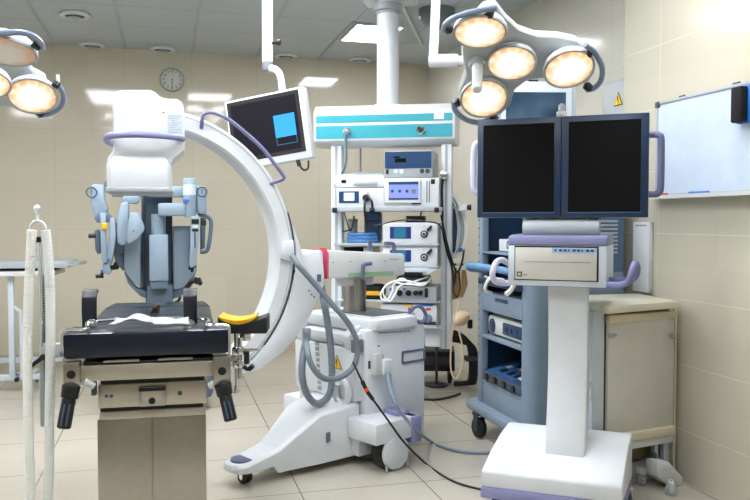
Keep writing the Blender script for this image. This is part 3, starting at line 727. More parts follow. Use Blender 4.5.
m.build('body_lettering', LILACD, body)
# purple outlined plate
q = [K.y(*v, YB_) for v in ((402.2, 352.2), (424, 349), (424, 359.3), (402.2, 363))]
fr = MB(); th = .008
for i in range(4): fr.tube([q[i]+V((.0, -.001, 0)), q[(i+1) % 4]+V((0, -.001, 0))], th, n=4, sm=0)
fr.build('plate_frame', LILACD, body, xf=None)
# connector with cable plug
s = K.y(368, 361, YB_); u = K.y(372, 372, YB_)
MB().bb((s.x, YB_-.003, u.z+.02), (s.x+.016, YB_, s.z), .001).build('connector_label', DGREY, body)
s = K.y(374.5, 354, YB_-.03); u = K.y(381, 375, YB_-.03)
MB().bb((s.x, YB_-.04, u.z), (u.x, YB_, s.z), .005).build('socket', OFFW, body)
s2 = K.y(384, 357, YB_-.03); MB().bb((u.x, YB_-.03, u.z+.01), (s2.x, YB_, s.z-.01), .003).build('socket_latch', LGREY, body)
s3 = K.y(383, 360, YB_-.05); u3 = K.y(391.5, 374, YB_-.05); MB().bb((s3.x, YB_-.06, u3.z), (u3.x, YB_-.0, s3.z), .008).build('plug', WHITE, body)
p = K.y(378.5, 346, YB_); MB().cyl((p.x, YB_, p.z), (p.x, YB_-.004, p.z), .005, n=12).build('body_screw', LILACD, body)
# details of the front end face (faces the table)
XFc = bx0-.05
def fx(px, py, c=None): return K.x(px, py, XFc if c is None else c)
lp = [fx(315.5, 338), fx(320, 395)]
m = MB()
for k in range(9):
    pa = fx(316.4+k*.35, 343+k*5.6); m.bb((XFc-.0015, pa.y-.02, pa.z-.011), (XFc, pa.y+.012, pa.z+.011))
m.build('warning_text_label', mat('label_print_grey', (150, 154, 160), .5), body)
c = fx(337, 364); r = .052
tri3 = lambda r: [V((c.y+r*math.sin(R_(q)), c.z+r*math.cos(R_(q)), 0)) for q in (0, 120, 240)]
w_ = MB().prism([(XFc, p.x, p.y) for p in tri3(r)], (-.002, 0, 0)).build('warning_sign', BLACK, body)
MB().prism([(XFc-.002, p.x, p.y) for p in tri3(r*.86)], (-.001, 0, 0)).build('sign_face', SIGNY, w_)
MB().prism([(XFc-.003, c.y+a*1.1, c.z+b) for a, b in bl], (-.001, 0, 0)).build('lightning_mark', BLACK, w_)
c = fx(345, 392); m = MB()
m.tube([(XFc-.02, c.y+.055*math.cos(R_(a)), c.z+.065*math.sin(R_(a))) for a in range(100, 405, 25)], .017, n=10, sm=4)
m.bb((XFc-.02, c.y-.02, c.z-.07), (XFc, c.y+.02, c.z-.04)); m.build('cable_hook', WHITE, body)
c = fx(357, 348, XFc); MB().bb((bx0-.055, YB_+.02, c.z-.03), (bx0+.01, YB_+.06, c.z+.04), .004).build('hose_socket', GREY, body)
# chassis: long front leg, rear cross beam with two big wheels
Yc = -.12
tip = K.z(236, 460, .17); 
leg = MB()
hw = lambda x: .075 if x < .45 else .075+(x-.45)*.14
zt_ = lambda x: .155 if x < .42 else (.155+(x-.42)/.4*.155 if x < .82 else .31)
xt = .235; outl = []
def sec(x, hw_, zlo, zhi):
    yc = -.235+max(0, x-.3)*.1
    return [(x, yc-hw_, zlo), (x, yc+hw_, zlo), (x, yc+hw_, zhi-.015), (x, yc+hw_-.02, zhi), (x, yc-hw_+.02, zhi), (x, yc-hw_, zhi-.015)]
leg.loft([sec(.252, .04, .08, .112), sec(.268, .07, .076, .118), sec(.31, .088, .074, .122), sec(.47, .092, .072, .150), sec(.5, .096, .036, .156), sec(.56, .104, .036, .19), sec(.74, .15, .038, .30), sec(.98, .2, .045, .33)])
leg.build('front_leg', WHITE, t, .005, ang=14)
p = V((.338, -.235, .118)); MB().cyl(p, p+V((0, 0, .012)), .062, n=32, bev=.003).build('leg_cap', LILACD, t)
q = K.y(336, 443, -.38); m = MB().bb((.765, -.36, .15), (.79, -.35, .2), .002); m.build('leg_socket', GREY, t)
bxx0, bxx1 = .93, 1.2
beam = MB().bb((bxx0-.03, -.59, .15), (bx0+.21, -.36, .262), .012).bb((bxx0+.0, -.42, .052), (bx0+.1, -.3, .25), .01)
beam.build('rear_beam', WHITE, t)
MB().bb((bx0-.0, .12, .13), (bx0+.24, .36, .25), .012).build('rear_beam', WHITE, t)
MB().bb((bx0+.15, -.6, .12), (bx0+.222, -.45, .262), .01).bb((bx0+.1, -.54, .255), (bx0+.19, -.42, .285), .01).build('wheel_lock_pedal', LILAC, t)
wx = bx0+.045
for yy in (-.535, .24):
    w_ = MB().cyl((wx, yy-.032, .09), (wx, yy+.05, .09), .09, n=40, bev=.012).build('rear_wheel', BLACK, t)
    MB().cyl((wx, yy-.062, .092), (wx, yy-.03, .092), .088, n=40, bev=.012).cyl((wx, yy-.068, .092), (wx, yy-.06, .092), .012).build('wheel_cover', WHITE, w_)
    g_ = MB()
    for dx in (-.07, .02, .08): g_.cyl((wx+dx, yy-.05, .075), (wx+dx, yy-.055, .006), .006, n=8)
    g_.build('cable_guard', LGREY, w_)
castor(t, (.355, -.225, 0), .031, .05, 15, BLACK, CHROME)
castor(t, (bx0+.06, .32, 0), .042, .03, 30, BLACK, DGREY)
# grey conduits hanging between arc and body
YH = -.26
def kp(L): return [K.y(x, y, c) for x, y, c in L]
MB().tube(kp([(291.5, 255.5, -.21), (300, 267, YH), (313, 282, YH-.02), (331, 303, YH-.06), (346, 320, YH-.1), (355, 336, YH-.12), (357.5, 352, YH-.12), (353, 367, YH-.12), (343, 376, YH-.12), (331, 379.5, YH-.12), (320, 376, YH-.12), (311, 364, YH-.1), (307, 348, YH-.04), (304.5, 330, .0)]), .0155, n=12).build('grey_conduit', HOSEG, t)
h = kp([(321, 283, -.12), (323.5, 300, YH+.02), (327.5, 322, YH), (330.5, 345, YH), (332, 372, YH), (330, 392, YH), (322.5, 402, YH), (314, 402.5, YH), (306, 392, YH), (302, 375, YH), (303, 356, YH+.02), (306, 340, YH+.1), (308, 331, -.0)])
mb = MB(); P = smooth_path(h, 14); nn = len(P); mb.tube(P, lambda u: .0175 if int(u*(nn-1)) % 2 else .0195, n=12, sm=0); mb.build('ribbed_conduit', HOSEG, t)

# cables lying on the floor (things of their own)
def cable(name, pts, r, m, label, cat, n=8):
    o = MB().tube(pts, r, n=n, sm=8); return tag(o.build(name, m, None), label, cat)
def KG(px, py, y): return K.M @ K.y(px, py, y)
P = [KG(353, 362, YB_-.05), KG(360, 377, YB_-.1), KG(367, 391, YB_-.12), KG(377, 405, YB_-.14), KG(390, 423, YB_-.2), KG(404, 442, YB_-.26)]
P += [G.z(x, y, .008) for x, y in ((424, 462), (442, 475), (458, 483), (478, 488.5), (500, 492))]
t = thing('black_cable', Frame((P[-3].x, P[-3].y, 0)), 'black cable with orange ring hanging from the C-arm to the floor', 'cable')
loc = lambda L: [p-V((t.location.x, t.location.y, 0)) for p in L]
PL = loc(P)
MB().tube(PL, .0055, n=8).build('cord', BLACK, t)
MB().tube([PL[1].lerp(PL[2], .3), PL[2], PL[2].lerp(PL[3], .6)], .0105, n=10).build('coupler', BLACK, t)
MB().tube([PL[2].lerp(PL[1], .22), PL[2].lerp(PL[3], .02)], .0118, n=10, sm=0).build('coupler_ring', ORANGE, t)
P = [KG(388, 375, YB_-.07), KG(389, 383, YB_-.12), KG(391, 392, YB_-.18), KG(394, 401, YB_-.27), KG(399, 410, YB_-.29), KG(407, 420, YB_-.31), KG(416, 430, YB_-.3)]
P += [G.z(x, y, .01) for x, y in ((431, 441.5), (440, 446), (456, 450.5), (474, 452.5), (494, 452.5))]
t = thing('blue_grey_hose', Frame((P[-3].x, P[-3].y, 0)), 'blue grey cable running from the C-arm plug across the floor to the double monitor stand', 'cable')
PL = loc(P); MB().tube(PL, .0085, n=10).build('cord', BLUEHOSE, t)
MB().tube(PL[:4], lambda u: .016-.005*u, n=12).build('strain_relief', BLUEHOSE, t)
cable('floor_cable', [G.z(x, y, .008) for x, y in ((420, 399), (436, 399.5), (450, 397), (460, 393.5))], .009, BLACK, 'black cable on the floor behind the light blue tower', 'cable')
def pb(mb, fr, x0, y0, x1, y1, yf, dep, bev=0):
    """box whose front face (plane local y=yf) spans the measured photo rectangle, dep deep"""
    a = fr.y(x0, y0, yf); b = fr.y(x1, y1, yf)
    return mb.bb((a.x, yf, b.z), (b.x, yf+dep, a.z), bev)

# ================================================================== SURGICAL ROBOT
Q = Frame((lambda p: (p.x, p.y, 0))(at(158, 300, 5.3)), 0)
t = thing('surgical_robot', Q, 'pale blue surgical robot with folded arms standing behind the operating table', 'surgical robot')
def q(px, py, y=-.1): return Q.y(px, py, y)
def seg(name, pts, r, m, parent, y=-.1, n=18, sm=6, bev=0, **k):
    return MB().tube([q(p[0], p[1], p[2] if len(p) > 2 else y) for p in pts], r, n=n, sm=sm).build(name, m, parent, **k)
def plate(name, pts, y, dep, m, parent, bev=.012):
    return MB().prism([q(px, py, y) for px, py in pts], (0, dep, 0)).build(name, m, parent, bev)
MB().bb((-.36, -.1, .08), (.36, .75, .3), .04).build('base', ROBOTM, t)
for x in (-.28, .28):
    for y in (0, .65): castor(t, (x, y, 0), .04, .03, 0, BLACK, DGREY)
pb(MB(), Q, 147, 285, 173, 312, -.08, .38, .008).bb((-.08, .0, .25), (.1, .3, .8)).build('lower_column', ROBOTM, t)
pb(MB(), Q, 141, 180, 173, 290, .02, .25, .01).build('mast', ROBOTD, t)
m = MB(); pb(m, Q, 143, 196, 146, 288, .012, .02); pb(m, Q, 170.5, 178, 173, 285, .012, .02); m.build('mast_rail', DGREY, t)
plate('side_cover', [(124, 226), (141, 226), (141, 289), (136, 287), (126, 274), (124, 270)], -.04, .26, ROBOT, t)
plate('side_cover', [(173, 226), (196, 226), (197, 270), (194, 276), (184, 288), (173, 290)], -.04, .26, ROBOT, t)
plate('lower_cover', [(124, 272), (136, 288), (147, 291), (147, 299), (140, 296), (128, 284)], -.03, .2, ROBOTM, t, .006)
plate('lower_cover', [(196, 272), (186, 287), (173, 291), (173, 299), (180, 297), (192, 286)], -.03, .2, ROBOTM, t, .006)
# centre boom
b_ = MB(); a = q(151, 214, -.12); c = q(166, 236, -.12); xm_ = (a.x+c.x)/2
b_.cyl((xm_, -.06, c.z), (xm_, -.06, a.z), (c.x-a.x)/2, n=28); b_.build('boom_joint', ROBOT, t)
bm_ = pb(MB(), Q, 149, 235, 168.5, 281, -.16, .2, .008).build('boom', ROBOT, t)
pb(MB(), Q, 150, 281, 168, 289, -.15, .17, .01).build('boom_end', ROBOTM, bm_)
# upper beams
pb(MB(), Q, 143, 192, 178, 197, -.1, .1, .004).build('cross_slide', ROBOTD, t)
pb(MB(), Q, 147, 186, 186, 197, -.14, .14, .012).build('upper_beam', ROBOT, t)
pb(MB(), Q, 112, 195, 143, 197, -.08, .05, .002).build('rail_bar', ROBOTM, t)
pb(MB(), Q, 158, 203, 186, 216, -.2, .15, .014).build('upper_link', ROBOT, t)
a = q(183, 178, -.2); c = q(196.5, 217, -.2); rr = (c.x-a.x)/2; xm_ = (a.x+c.x)/2
jt = MB().cyl((xm_, -.2+rr, c.z), (xm_, -.2+rr, a.z), rr, n=32, bev=.008).build('shoulder_joint', ROBOT, t)
MB().cyl((xm_, -.2+rr, q(0, 193.3, -.2).z), (xm_, -.2+rr, q(0, 187, -.2).z+.03), rr+.001, n=32).build('joint_cap', COOLW, jt)
a = q(182.8, 200, -.205); c = q(189, 202, -.205); MB().bb((a.x, -.208, c.z), (c.x, -.18, a.z+.004)).build('blue_mark', BLUE, jt)
# right arm
ra_ = plate('arm_cover', [(196, 186), (204, 186), (206.7, 189), (206.7, 213), (203, 214.5), (197, 213)], -.16, .13, ROBOT, t)
def ringmark(px, py, y, r, parent):
    p = q(px, py, y); mb = MB()
    mb.tube([(p.x+r*math.cos(R_(a)), y-.001, p.z+r*math.sin(R_(a))) for a in range(0, 360, 20)], r*.13, n=6, sm=2, closed=True)
    add_mesh(mb, text_mesh('1', r*1.55, facing((p.x, y-.002, p.z)), .002)); mb.build('number_mark', mat('dark_blue_print', (34, 74, 96), .5), parent)
ringmark(202, 191.8, -.161, .031, ra_)
plate('instrument_carriage', [(191, 216), (199.5, 216), (199, 240), (197, 258), (196, 266), (190.5, 268), (189.5, 262), (190.5, 245)], -.2, .09, ROBOT, t, .005)
for v in ((191.5, 219, 199, 224), (192, 229, 198.5, 231.5)): pb(MB(), Q, *v, -.204, .02).build('carriage_slot', BLACK, t, .002)
pb(MB(), Q, 192.5, 225.5, 198, 228, -.206, .02, .002).build('carriage_key', OFFW, t)
m = MB(); p = q(195, 240, -.204); m.bb((p.x-.004, -.204, p.z-.05), (p.x+.004, -.19, p.z+.05)); m.build('carriage_rail', DGREY, t)
seg('arm_loop', [(198, 215), (206, 216), (210.5, 220), (211, 228), (209, 244), (206.5, 251), (200, 252)], .014, ROBOTM, t, -.12)
plate('arm_back', [(200.5, 218), (206, 218), (205, 248), (200.5, 250)], -.1, .07, ROBOTM, t, .006)
p = q(203.5, 222.5, -.105); MB().bb((p.x-.018, -.106, p.z-.02), (p.x+.018, -.08, p.z+.012)).build('arm_tag', mat('dark_green_plastic', (34, 66, 62), .5), t)
m = MB(); p = q(191.5, 268, -.18); m.cyl(p, q(196, 265, -.18), .011, n=12).cyl(q(193, 263, -.18), q(192, 272, -.18), .009, n=12).ball(q(190.5, 268, -.18), .015, 12); m.build('instrument_clip', BLACK, t)
m = MB(); m.tube([q(*v) for v in ((186, 290, -.02), (190, 284, -.05), (195, 281, -.06))], .012).tube([q(195, 282, -.06), q(201, 280, -.07)], .02).ball(q(200, 283, -.06), .018, 12).ball(q(196, 279, -.06), .014, 12); m.build('rear_clip', BLACK, t)
seg('lower_cable', [(172, 292, .05), (176, 296, .05), (180, 293, .05), (179, 300, .06), (174, 303, .08)], .009, BLACK, t)
# left arm
la = plate('arm_cover', [(90.5, 187), (93, 184.3), (102, 184.3), (104, 187), (104, 200), (107.5, 208), (106, 213), (97, 219), (94, 216), (90.5, 203)], -.2, .14, ROBOT, t)
ringmark(91.6, 192.3, -.201, .031, la)
m = MB(); pb(m, Q, 104, 181, 109, 187, -.16, .05, .004); m.build('arm_lug', ROBOTM, t)
plate('arm_elbow', [(94, 218), (99, 211), (106, 211.5), (111, 216), (111, 222), (97, 223)], -.22, .1, ROBOTM, t, .008)
plate('forearm', [(100, 213), (106, 213), (105.6, 236), (107, 262), (102, 264), (101, 250)], -.24, .07, ROBOT, t, .007)
plate('lower_link', [(109.5, 217), (115, 218), (116, 235), (112, 262), (110, 267), (106, 266), (106, 258), (108.5, 236)], -.22, .08, ROBOT, t, .008)
plate('arm_disc', [(94, 231), (98, 229), (101, 232), (101.5, 252), (98, 255), (95, 250)], -.16, .07, ROBOTM, t, .01)
plate('wrist', [(103, 262), (109, 266), (112, 272), (109, 275), (104, 273), (102, 268)], -.22, .06, ROBOT, t, .006)
p = q(104.2, 226.3, -.245); MB().bb((p.x-.016, -.252, p.z-.02), (p.x+.016, -.2, p.z+.02), .004).build('yellow_tag', YELLOW, t)
MB().cyl(q(96, 236, -.2), q(88.5, 236, -.2), .012, .015, n=14, bev=.003).build('black_knob', BLACK, t)
m = MB().cyl(q(102, 275.5, -.22), q(95.5, 276.5, -.22), .012, n=12, bev=.003).cyl(q(102, 272.5, -.22), q(102, 278, -.22), .01, n=12)
m.build('black_knob', BLACK, t); m = MB().cyl(q(108, 268, -.2), q(118, 267, -.15), .016, n=12, bev=.004).ball(q(115.5, 264, -.17), .014, 12); m.build('black_knob', BLACK, t)
p = q(102, 271, -.226); MB().ball(p, .009, 12).build('blue_button', BLUE, t)
p = q(108.6, 260.5, -.222); MB().cyl((p.x, -.222, p.z), (p.x, -.228, p.z), .012, n=16).build('link_pin', ROBOTM, t)
# second left arm
plate('setup_joint', [(124, 194), (139, 194), (139, 201), (136, 204), (125, 203), (122, 200)], -.17, .13, ROBOT, t, .008)
plate('setup_link', [(121, 203), (126, 201.5), (129, 204), (127, 243), (122, 246), (117.5, 243), (116.5, 230), (118, 212)], -.22, .1, ROBOT, t)
plate('setup_link_cover', [(130, 213), (134, 211.5), (139, 213.5), (144, 226), (144, 231), (138, 239), (130, 244), (126.5, 243), (127.5, 222)], -.24, .12, ROBOT, t)
p = q(133.5, 231, -.241); MB().cyl((p.x, -.24, p.z), (p.x, -.244, p.z), .006, n=10).build('link_screw', ROBOTD, t)
plate('arm_bridge', [(110, 246), (124, 243), (124, 252), (112, 256)], -.12, .08, ROBOTM, t, .008)
plate('rear_arm', [(112, 225), (120, 222), (124, 250), (124, 272), (115, 262), (112, 250)], -.02, .12, ROBOTM, t, .01)

# ================================================================== INSTRUMENT TABLE far left
I_ = Frame((lambda p: (p.x, p.y, 0))(at(20, 300, 5.9)), -4)
t = thing('instrument_table', I_, 'white two-tray instrument trolley by the back wall at far left', 'trolley')
a = I_.y(-35, 264, 0); b = I_.y(82, 266, 0)
MB().bb((a.x, -.02, b.z-.012), (b.x-.1, .4, a.z+.012), .004).prism([(b.x-.1, -.02, b.z), (b.x-.03, .05, b.z+.004), (b.x, .2, b.z+.01), (b.x-.03, .35, b.z+.004), (b.x-.1, .4, b.z)], (0, 0, .022)).build('upper_tray', LGREY, t)
b2 = I_.y(54, 274, -.05)
MB().bb((a.x, -.05, b2.z-.014), (b2.x, .38, b2.z+.02), .004).build('lower_tray', OFFW, t)
MB().bb((a.x+.05, .0, b2.z+.02), (b2.x-.03, .35, b2.z+.025)).build('tray_mat', DGREY, t)
lx = I_.y(10.5, 300, 0).x; fz = I_.y(10, 378, 0).z
MB().bb((lx-.02, -.0, fz), (lx+.02, .04, b2.z-.012), .004).build('leg', COOLW, t)
MB().bb((lx-.012, .008, b2.z-.09), (lx+.012, .03, b2.z-.01)).build('leg_collar', DGREY, t)
MB().tube([(lx+.01, .02, b2.z-.25), (lx+.05, .02, b2.z-.28), (lx+.065, .02, b2.z-.33), (lx+.065, .02, fz)], .014, n=8, sm=3).build('brace', COOLW, t)
MB().bb((a.x, .0, fz-.02), (lx+.2, .05, fz+.02), .004).bb((a.x, .3, fz+.06), (lx+.3, .34, fz+.1), .004).bb((lx+.02, .0, fz-.02), (lx+.06, .4, fz+.02), .004).build('lower_frame', COOLW, t)
for x, y in ((lx+.1, .05), (lx+.1, .36), (a.x+.1, .05), (a.x+.1, .36)): castor(t, (x, y, 0), .028, .02, 0, DGREY, LGREY)
MB().bb((lx+.08, .03, .07), (lx+.12, .4, fz)).bb((a.x+.08, .03, .07), (a.x+.12, .4, fz)).build('castor_bar', COOLW, t)
MB().cyl((lx+.04, -.01, fz-.01), (lx+.04, -.03, fz-.01), .018).build('knob', BLACK, t)

# ================================================================== CEILING MONITOR
mp = at(268.5, 129.5, 4.35); M_ = Frame(mp, -32)
t = thing('ceiling_monitor', M_, 'tilted white framed monitor with blue window hanging from the ceiling above the C-arm', 'monitor')
RY = Matrix.Rotation(R_(-8), 4, 'Y'); w, h = .482, .395
MB().bb((-w/2, -.012, -h/2), (w/2, .055, h/2), .008).build('casing', WHITE, t, xf=RY)
MB().bb((-w/2+.012, -.0135, -h/2+.04), (w/2-.03, -.01, h/2-.012)).build('bezel', BLACK, t, xf=RY)
s = MB().bb((-w/2+.034, -.0148, -h/2+.062), (w/2-.052, -.013, h/2-.034)).build('screen', DARKSCR, t, xf=RY)
MB().bb((.045, -.016, -.058), (.17, -.0142, .065)).build('blue_window', BLUESCR, s, xf=RY)
fr = MB()
for b in (((.047, -.0162, -.1), (.17, -.0142, -.097)), ((.047, -.0162, -.1), (.05, -.0142, -.058)), ((.167, -.0162, -.1), (.17, -.0142, -.058))): fr.bb(*b)
fr.build('window_outline', TEALSCR, s, xf=RY)
m = MB(); m.cyl(RY @ V((w/2-.02, -.012, .03)), RY @ V((w/2-.02, -.014, .03)), .003, n=8); m.build('led', BLUE, t)
def mq(px, py, y): return M_.y(px, py, y)
z3 = H-mp.z
c0 = mq(267.5, 40, .12); cr = .031
MB().cyl((c0.x, .12, mq(267.5, 62, .12).z), (c0.x, .12, z3-.05), cr, n=28).build('drop_tube', WHITE, t)
MB().cyl((c0.x, .12, z3-.07), (c0.x, .12, z3), .11, .13, n=36).build('ceiling_flange', WHITE, t)
e0 = mq(266.5, 61.5, .12); e1 = mq(266.5, 71, .12)
MB().cyl((c0.x, .12, e1.z), (c0.x, .12, e0.z), .0305, n=28, bev=.004).build('swivel', GREY, t)
MB().tube([(c0.x+.0, .12, e1.z+.02), mq(272, 68.5, .11), mq(277.5, 71, .1), mq(280.5, 77, .1), mq(282, 86, .1), mq(283, 98, .085)], .02, n=14).build('elbow_arm', WHITE, t)
k_ = mq(279, 42.5, .12); MB().cyl((c0.x+.02, .12, k_.z), (k_.x-.0, .12, k_.z), .008, n=10).cyl((k_.x-.015, .12, k_.z), (k_.x+.01, .12, k_.z), .016, n=14, bev=.003).build('lock_knob', BLACK, t)
MB().tube([mq(299, 158, .0), mq(298.5, 162, .0), mq(300, 166, .0), mq(304, 170, .0), mq(308, 168, .01), mq(308.5, 161, .03)], .006, n=8).tube([mq(297.8, 160, -.0), mq(299.5, 166, -.0)], .012, n=10, sm=0).build('signal_cable', BLACK, t)

# ================================================================== CEILING PENDANT
PO = at(385, 125, 5.5); N_ = Frame((PO.x, PO.y, 0), -26)
t = thing('ceiling_pendant', N_, 'white ceiling pendant with turquoise fascia carrying shelves of devices', 'medical pendant')
def n_(px, py, y=-.2): return N_.y(px, py, y)
YF_ = -.18
a = n_(313.5, 109, YF_); b = n_(455, 140, YF_); x0, x1 = a.x, b.x
zt0 = n_(314, 111, YF_).z; ztt = n_(320, 107, YF_+.06).z; zb0 = n_(314, 141, YF_).z; zbb = n_(316, 147.5, YF_+.08).z
prof = [(YF_, zb0), (YF_, zt0), (YF_+.02, zt0+.004), (YF_+.05, ztt), (.14, ztt), (.18, zt0), (.18, zb0), (.14, zbb+.01), (YF_+.1, zbb), (YF_+.04, zbb+.012)]
hd = MB().prism([(x0, y, z) for y, z in prof], (x1-x0, 0, 0)).build('head', PWHITE, t, .006)
for py0, py1 in ((116.2, 123.5), (126.4, 139.3)):
    z1_ = n_(316, py0, YF_).z; z2_ = n_(316, py1, YF_).z
    MB().bb((n_(316, py0, YF_).x, YF_-.003, z2_), (n_(452.5, py0, YF_).x, YF_, z1_)).build('fascia_panel', TEAL, hd)
p0 = n_(434, 112.7, YF_); p1 = n_(444, 119, YF_)
MB().bb((p0.x, YF_-.005, p1.z), (p1.x, YF_-.002, p0.z)).build('fascia_label', WHITE, hd)
for k, (px, py) in enumerate(((347, 132), (421, 130.3))):
    p = n_(px, py, YF_); s_ = MB().lathe([(.031, 0), (.031, .012), (.024, .018), (.017, .012), (.0, .01)], Matrix.Translation((p.x, YF_-.002, p.z)) @ Matrix.Rotation(R_(90), 4, 'X'), 28).build('gas_outlet', CHROME, hd)
    MB().cyl((p.x, YF_-.012, p.z), (p.x, YF_-(.05 if k == 0 else .016), p.z), .016, n=18).build('outlet_core', LGREY if k == 0 else BLACK, s_)
    if k == 0: gx = p
MB().tube([(gx.x, YF_-.045, gx.z), (gx.x, YF_-.05, gx.z-.03), n_(346, 150, YF_-.03), n_(346, 160, YF_-.02), n_(344.5, 168, YF_), n_(342, 174, YF_+.05)], .009, n=10).build('gas_hose', mat('gas_hose_grey', (104, 124, 140), .45), t)
# column and flange
cx_ = n_(388, 60, 0).x; rc = (n_(399, 60, 0).x-n_(377, 60, 0).x)/2
MB().cyl((cx_, 0, ztt-.01), (cx_, 0, H-.07), rc, n=40).build('drop_column', PWHITE, t)
MB().cyl((cx_, 0, ztt-.005), (cx_, 0, ztt+.022), rc*1.22, n=40, bev=.006).build('column_foot', PWHITE, t)
zf = n_(388, 12, 0).z
MB().cyl((cx_, 0, zf-.02), (cx_, 0, zf), rc*1.12, n=40, bev=.004).cyl((cx_, 0, zf), (cx_, 0, zf+.05), rc*1.3, n=40, bev=.006).build('column_collar', LGREY, t)
MB().box((cx_, 0, H-.046), (.36, .36, .05), bev=.006).build('mount_plate', COOLW, t)
# posts
for nm, pxa, pxb in (('left', 331, 341.5), ('right', 441, 451.5)):
    xa = n_(pxa, 200, -.12).x; xb = n_(pxb, 200, -.12).x
    zl_ = n_(pxa, 349, -.12).z
    po = MB().bb((xa, -.12, zl_), (xb, -.03, zbb+.02), .006).build('post', PWHITE, t)
    MB().bb((xa+.028, -.123, zl_+.01), (xb-.028, -.118, zbb)).build('post_groove', LGREY, po)
    MB().bb((xa+.004, -.1, zl_-.02), (xb-.004, -.04, zl_)).build('post_end', DGREY, po)
xm_ = n_(361, 160, .1).x
MB().bb((xm_-.006, .08, n_(361, 186, .1).z), (xm_+.006, .1, zbb+.01)).build('rear_conduit', LGREY, t)
# shelves
YS = -.24
def shelf(py0, py1, px0, px1, caps=True):
    a = n_(px0, py0, YS); b = n_(px1, py1, YS)
    s = MB().bb((a.x, YS, b.z), (b.x, .2, a.z), .003).build('shelf', COOLW, t)
    MB().bb((a.x, YS-.014, b.z-.002), (b.x, YS, a.z+.003), .003).build('shelf_rail', LGREY, s)
    if caps:
        for x in (a.x+.03, b.x-.03): MB().bb((x-.016, YS-.024, b.z-.012), (x+.016, YS-.012, a.z-.002), .003).build('rail_cap', BLACK, s)
    return a.z+.0005
SH1 = shelf(207.5, 211, 331, 441.5)
SH2 = shelf(243.5, 246, 334, 439, False)
SH3 = shelf(265.5, 268, 334, 439, False)
SH4 = shelf(300.5, 303, 336, 439.5, False)
SH5 = shelf(325.5, 328.5, 338, 440, False)
# power knob on the right post
p = n_(444, 175.5, -.14); MB().cyl((p.x, -.12, p.z), (p.x, -.2, p.z), .033, .028, n=22, bev=.008).build('post_knob', CHROME, t)
pc = (lambda L: [n_(*v) for v in L])
MB().tube(pc([(443, 178, -.17), (442, 190, -.16), (442.5, 212, -.15), (443, 232, -.15), (447, 252, -.15), (452, 268, -.14), (454, 284, -.14)]), .007, n=8).build('post_cable', BLACK, t)
MB().tube(pc([(441, 215, -.16), (446, 240, -.15), (451, 258, -.13), (457, 272, -.13), (462, 262, -.13), (464, 250, -.12)]), .007, n=8).build('post_cable', BLACK, t)
MB().bb(n_(425, 328.5, -.2), n_(440.5, 347, -.2)+V((0, .25, 0)), .004).build('drawer', PWHITE, t)

TOPZ = {}
def dev(name, label, cat, x0, y0, x1, y1, yf, dep, m, bev=.005, group=None, zb=None, il=0):
    """a boxed device standing on a pendant shelf; returns its root and a local front-plane frame"""
    a = N_.y(x0, y0, yf); b = N_.y(x1, y1, yf)
    if zb is not None: b.z = zb
    TOPZ[name] = a.z+.0005
    fr = Frame(N_.M @ V(((a.x+b.x)/2, yf, b.z)), N_.deg)
    r = thing(name, fr, label, cat, group); w = b.x-a.x; h = a.z-b.z
    hb = MB().bb((-w/2, 0, 0), (w/2, .1 if il else dep, h), bev)
    if il: hb.bb((-w/2+il, .09, 0), (w/2, dep, h), bev)
    hb.build('housing', m, r); return r, fr, w, h
def face(fr, r, name, x0, y0, x1, y1, m, th=.004, bev=0, parent=None, y=0):
    a = fr.y(x0, y0, y); b = fr.y(x1, y1, y)
    return MB().bb((a.x, y-th, b.z), (b.x, y+.002, a.z), bev).build(name, m, parent or r)
def knob(fr, r, name, px, py, rad, m, dep=.02, parent=None, y=0):
    p = fr.y(px, py, y); return MB().cyl((p.x, y+.001, p.z), (p.x, y-dep, p.z), rad, rad*.9, n=20, bev=rad*.12).build(name, m, parent or r)

r, f, w, h = dev('electrosurgical_unit', 'grey device with wide dark blue front, topmost on the pendant', 'medical device', 384.3, 150.8, 432.5, 177.3, -.24, .36, LGREY)
pn = face(f, r, 'front_panel', 385, 152, 431.5, 168, DBLUE)
face(f, r, 'display', 395, 158.5, 406, 162.3, SCREEN, .006, 0, pn); face(f, r, 'display', 393.5, 156.5, 400, 158, SCREEN, .006, 0, pn)
face(f, r, 'power_switch', 386, 169.5, 388.5, 174, BLACK, .008, .002)
knob(f, r, 'socket', 422, 171, .016, DGREY, .01); knob(f, r, 'socket', 427.5, 171, .016, DGREY, .01)
knob(f, r, 'lamp_button', 396, 171.5, .014, PALESCR, .006); knob(f, r, 'lamp_button', 401.5, 171.5, .014, PALESCR, .006)
r, f, w, h = dev('insufflator', 'white device with lavender touchscreen on the upper pendant shelf', 'medical device', 384.2, 178.2, 438.8, 207, -.237, .34, WHITE, zb=SH1)
bz = face(f, r, 'screen_frame', 385, 179.8, 421, 203, WHITE, .02, .005)
face(f, r, 'touchscreen', 388.7, 181.8, 418.5, 199.3, LAVSCR, .003, 0, bz, -.02)
face(f, r, 'screen_header', 388.7, 181.8, 418.5, 184.4, DBLUE, .0045, 0, bz, -.02); face(f, r, 'screen_footer', 388.7, 198.1, 418.5, 199.5, DBLUE, .0045, 0, bz, -.02)
for px in (392.4, 399.8, 407): knob(f, r, 'screen_icon', px, 191.2, .011, DBLUE, .0045, bz, -.02)
face(f, r, 'screen_icon', 411.8, 189.3, 416, 193.6, GREY, .0045, 0, bz, -.02)
face(f, r, 'card_slot', 426.5, 181, 427.5, 202.5, GREY); face(f, r, 'card_slot', 429, 181, 430, 202.5, GREY); face(f, r, 'corner_badge', 431, 179.3, 435, 184, BLACK); face(f, r, 'release_bar', 412, 202.6, 421, 204.3, BLACK, .012)
r, f, w, h = dev('video_recorder', 'flat white device with a tray slot, left on top of the pendant shelf', 'medical device', 333, 176, 384, 187, -.235, .3, WHITE, il=.075)
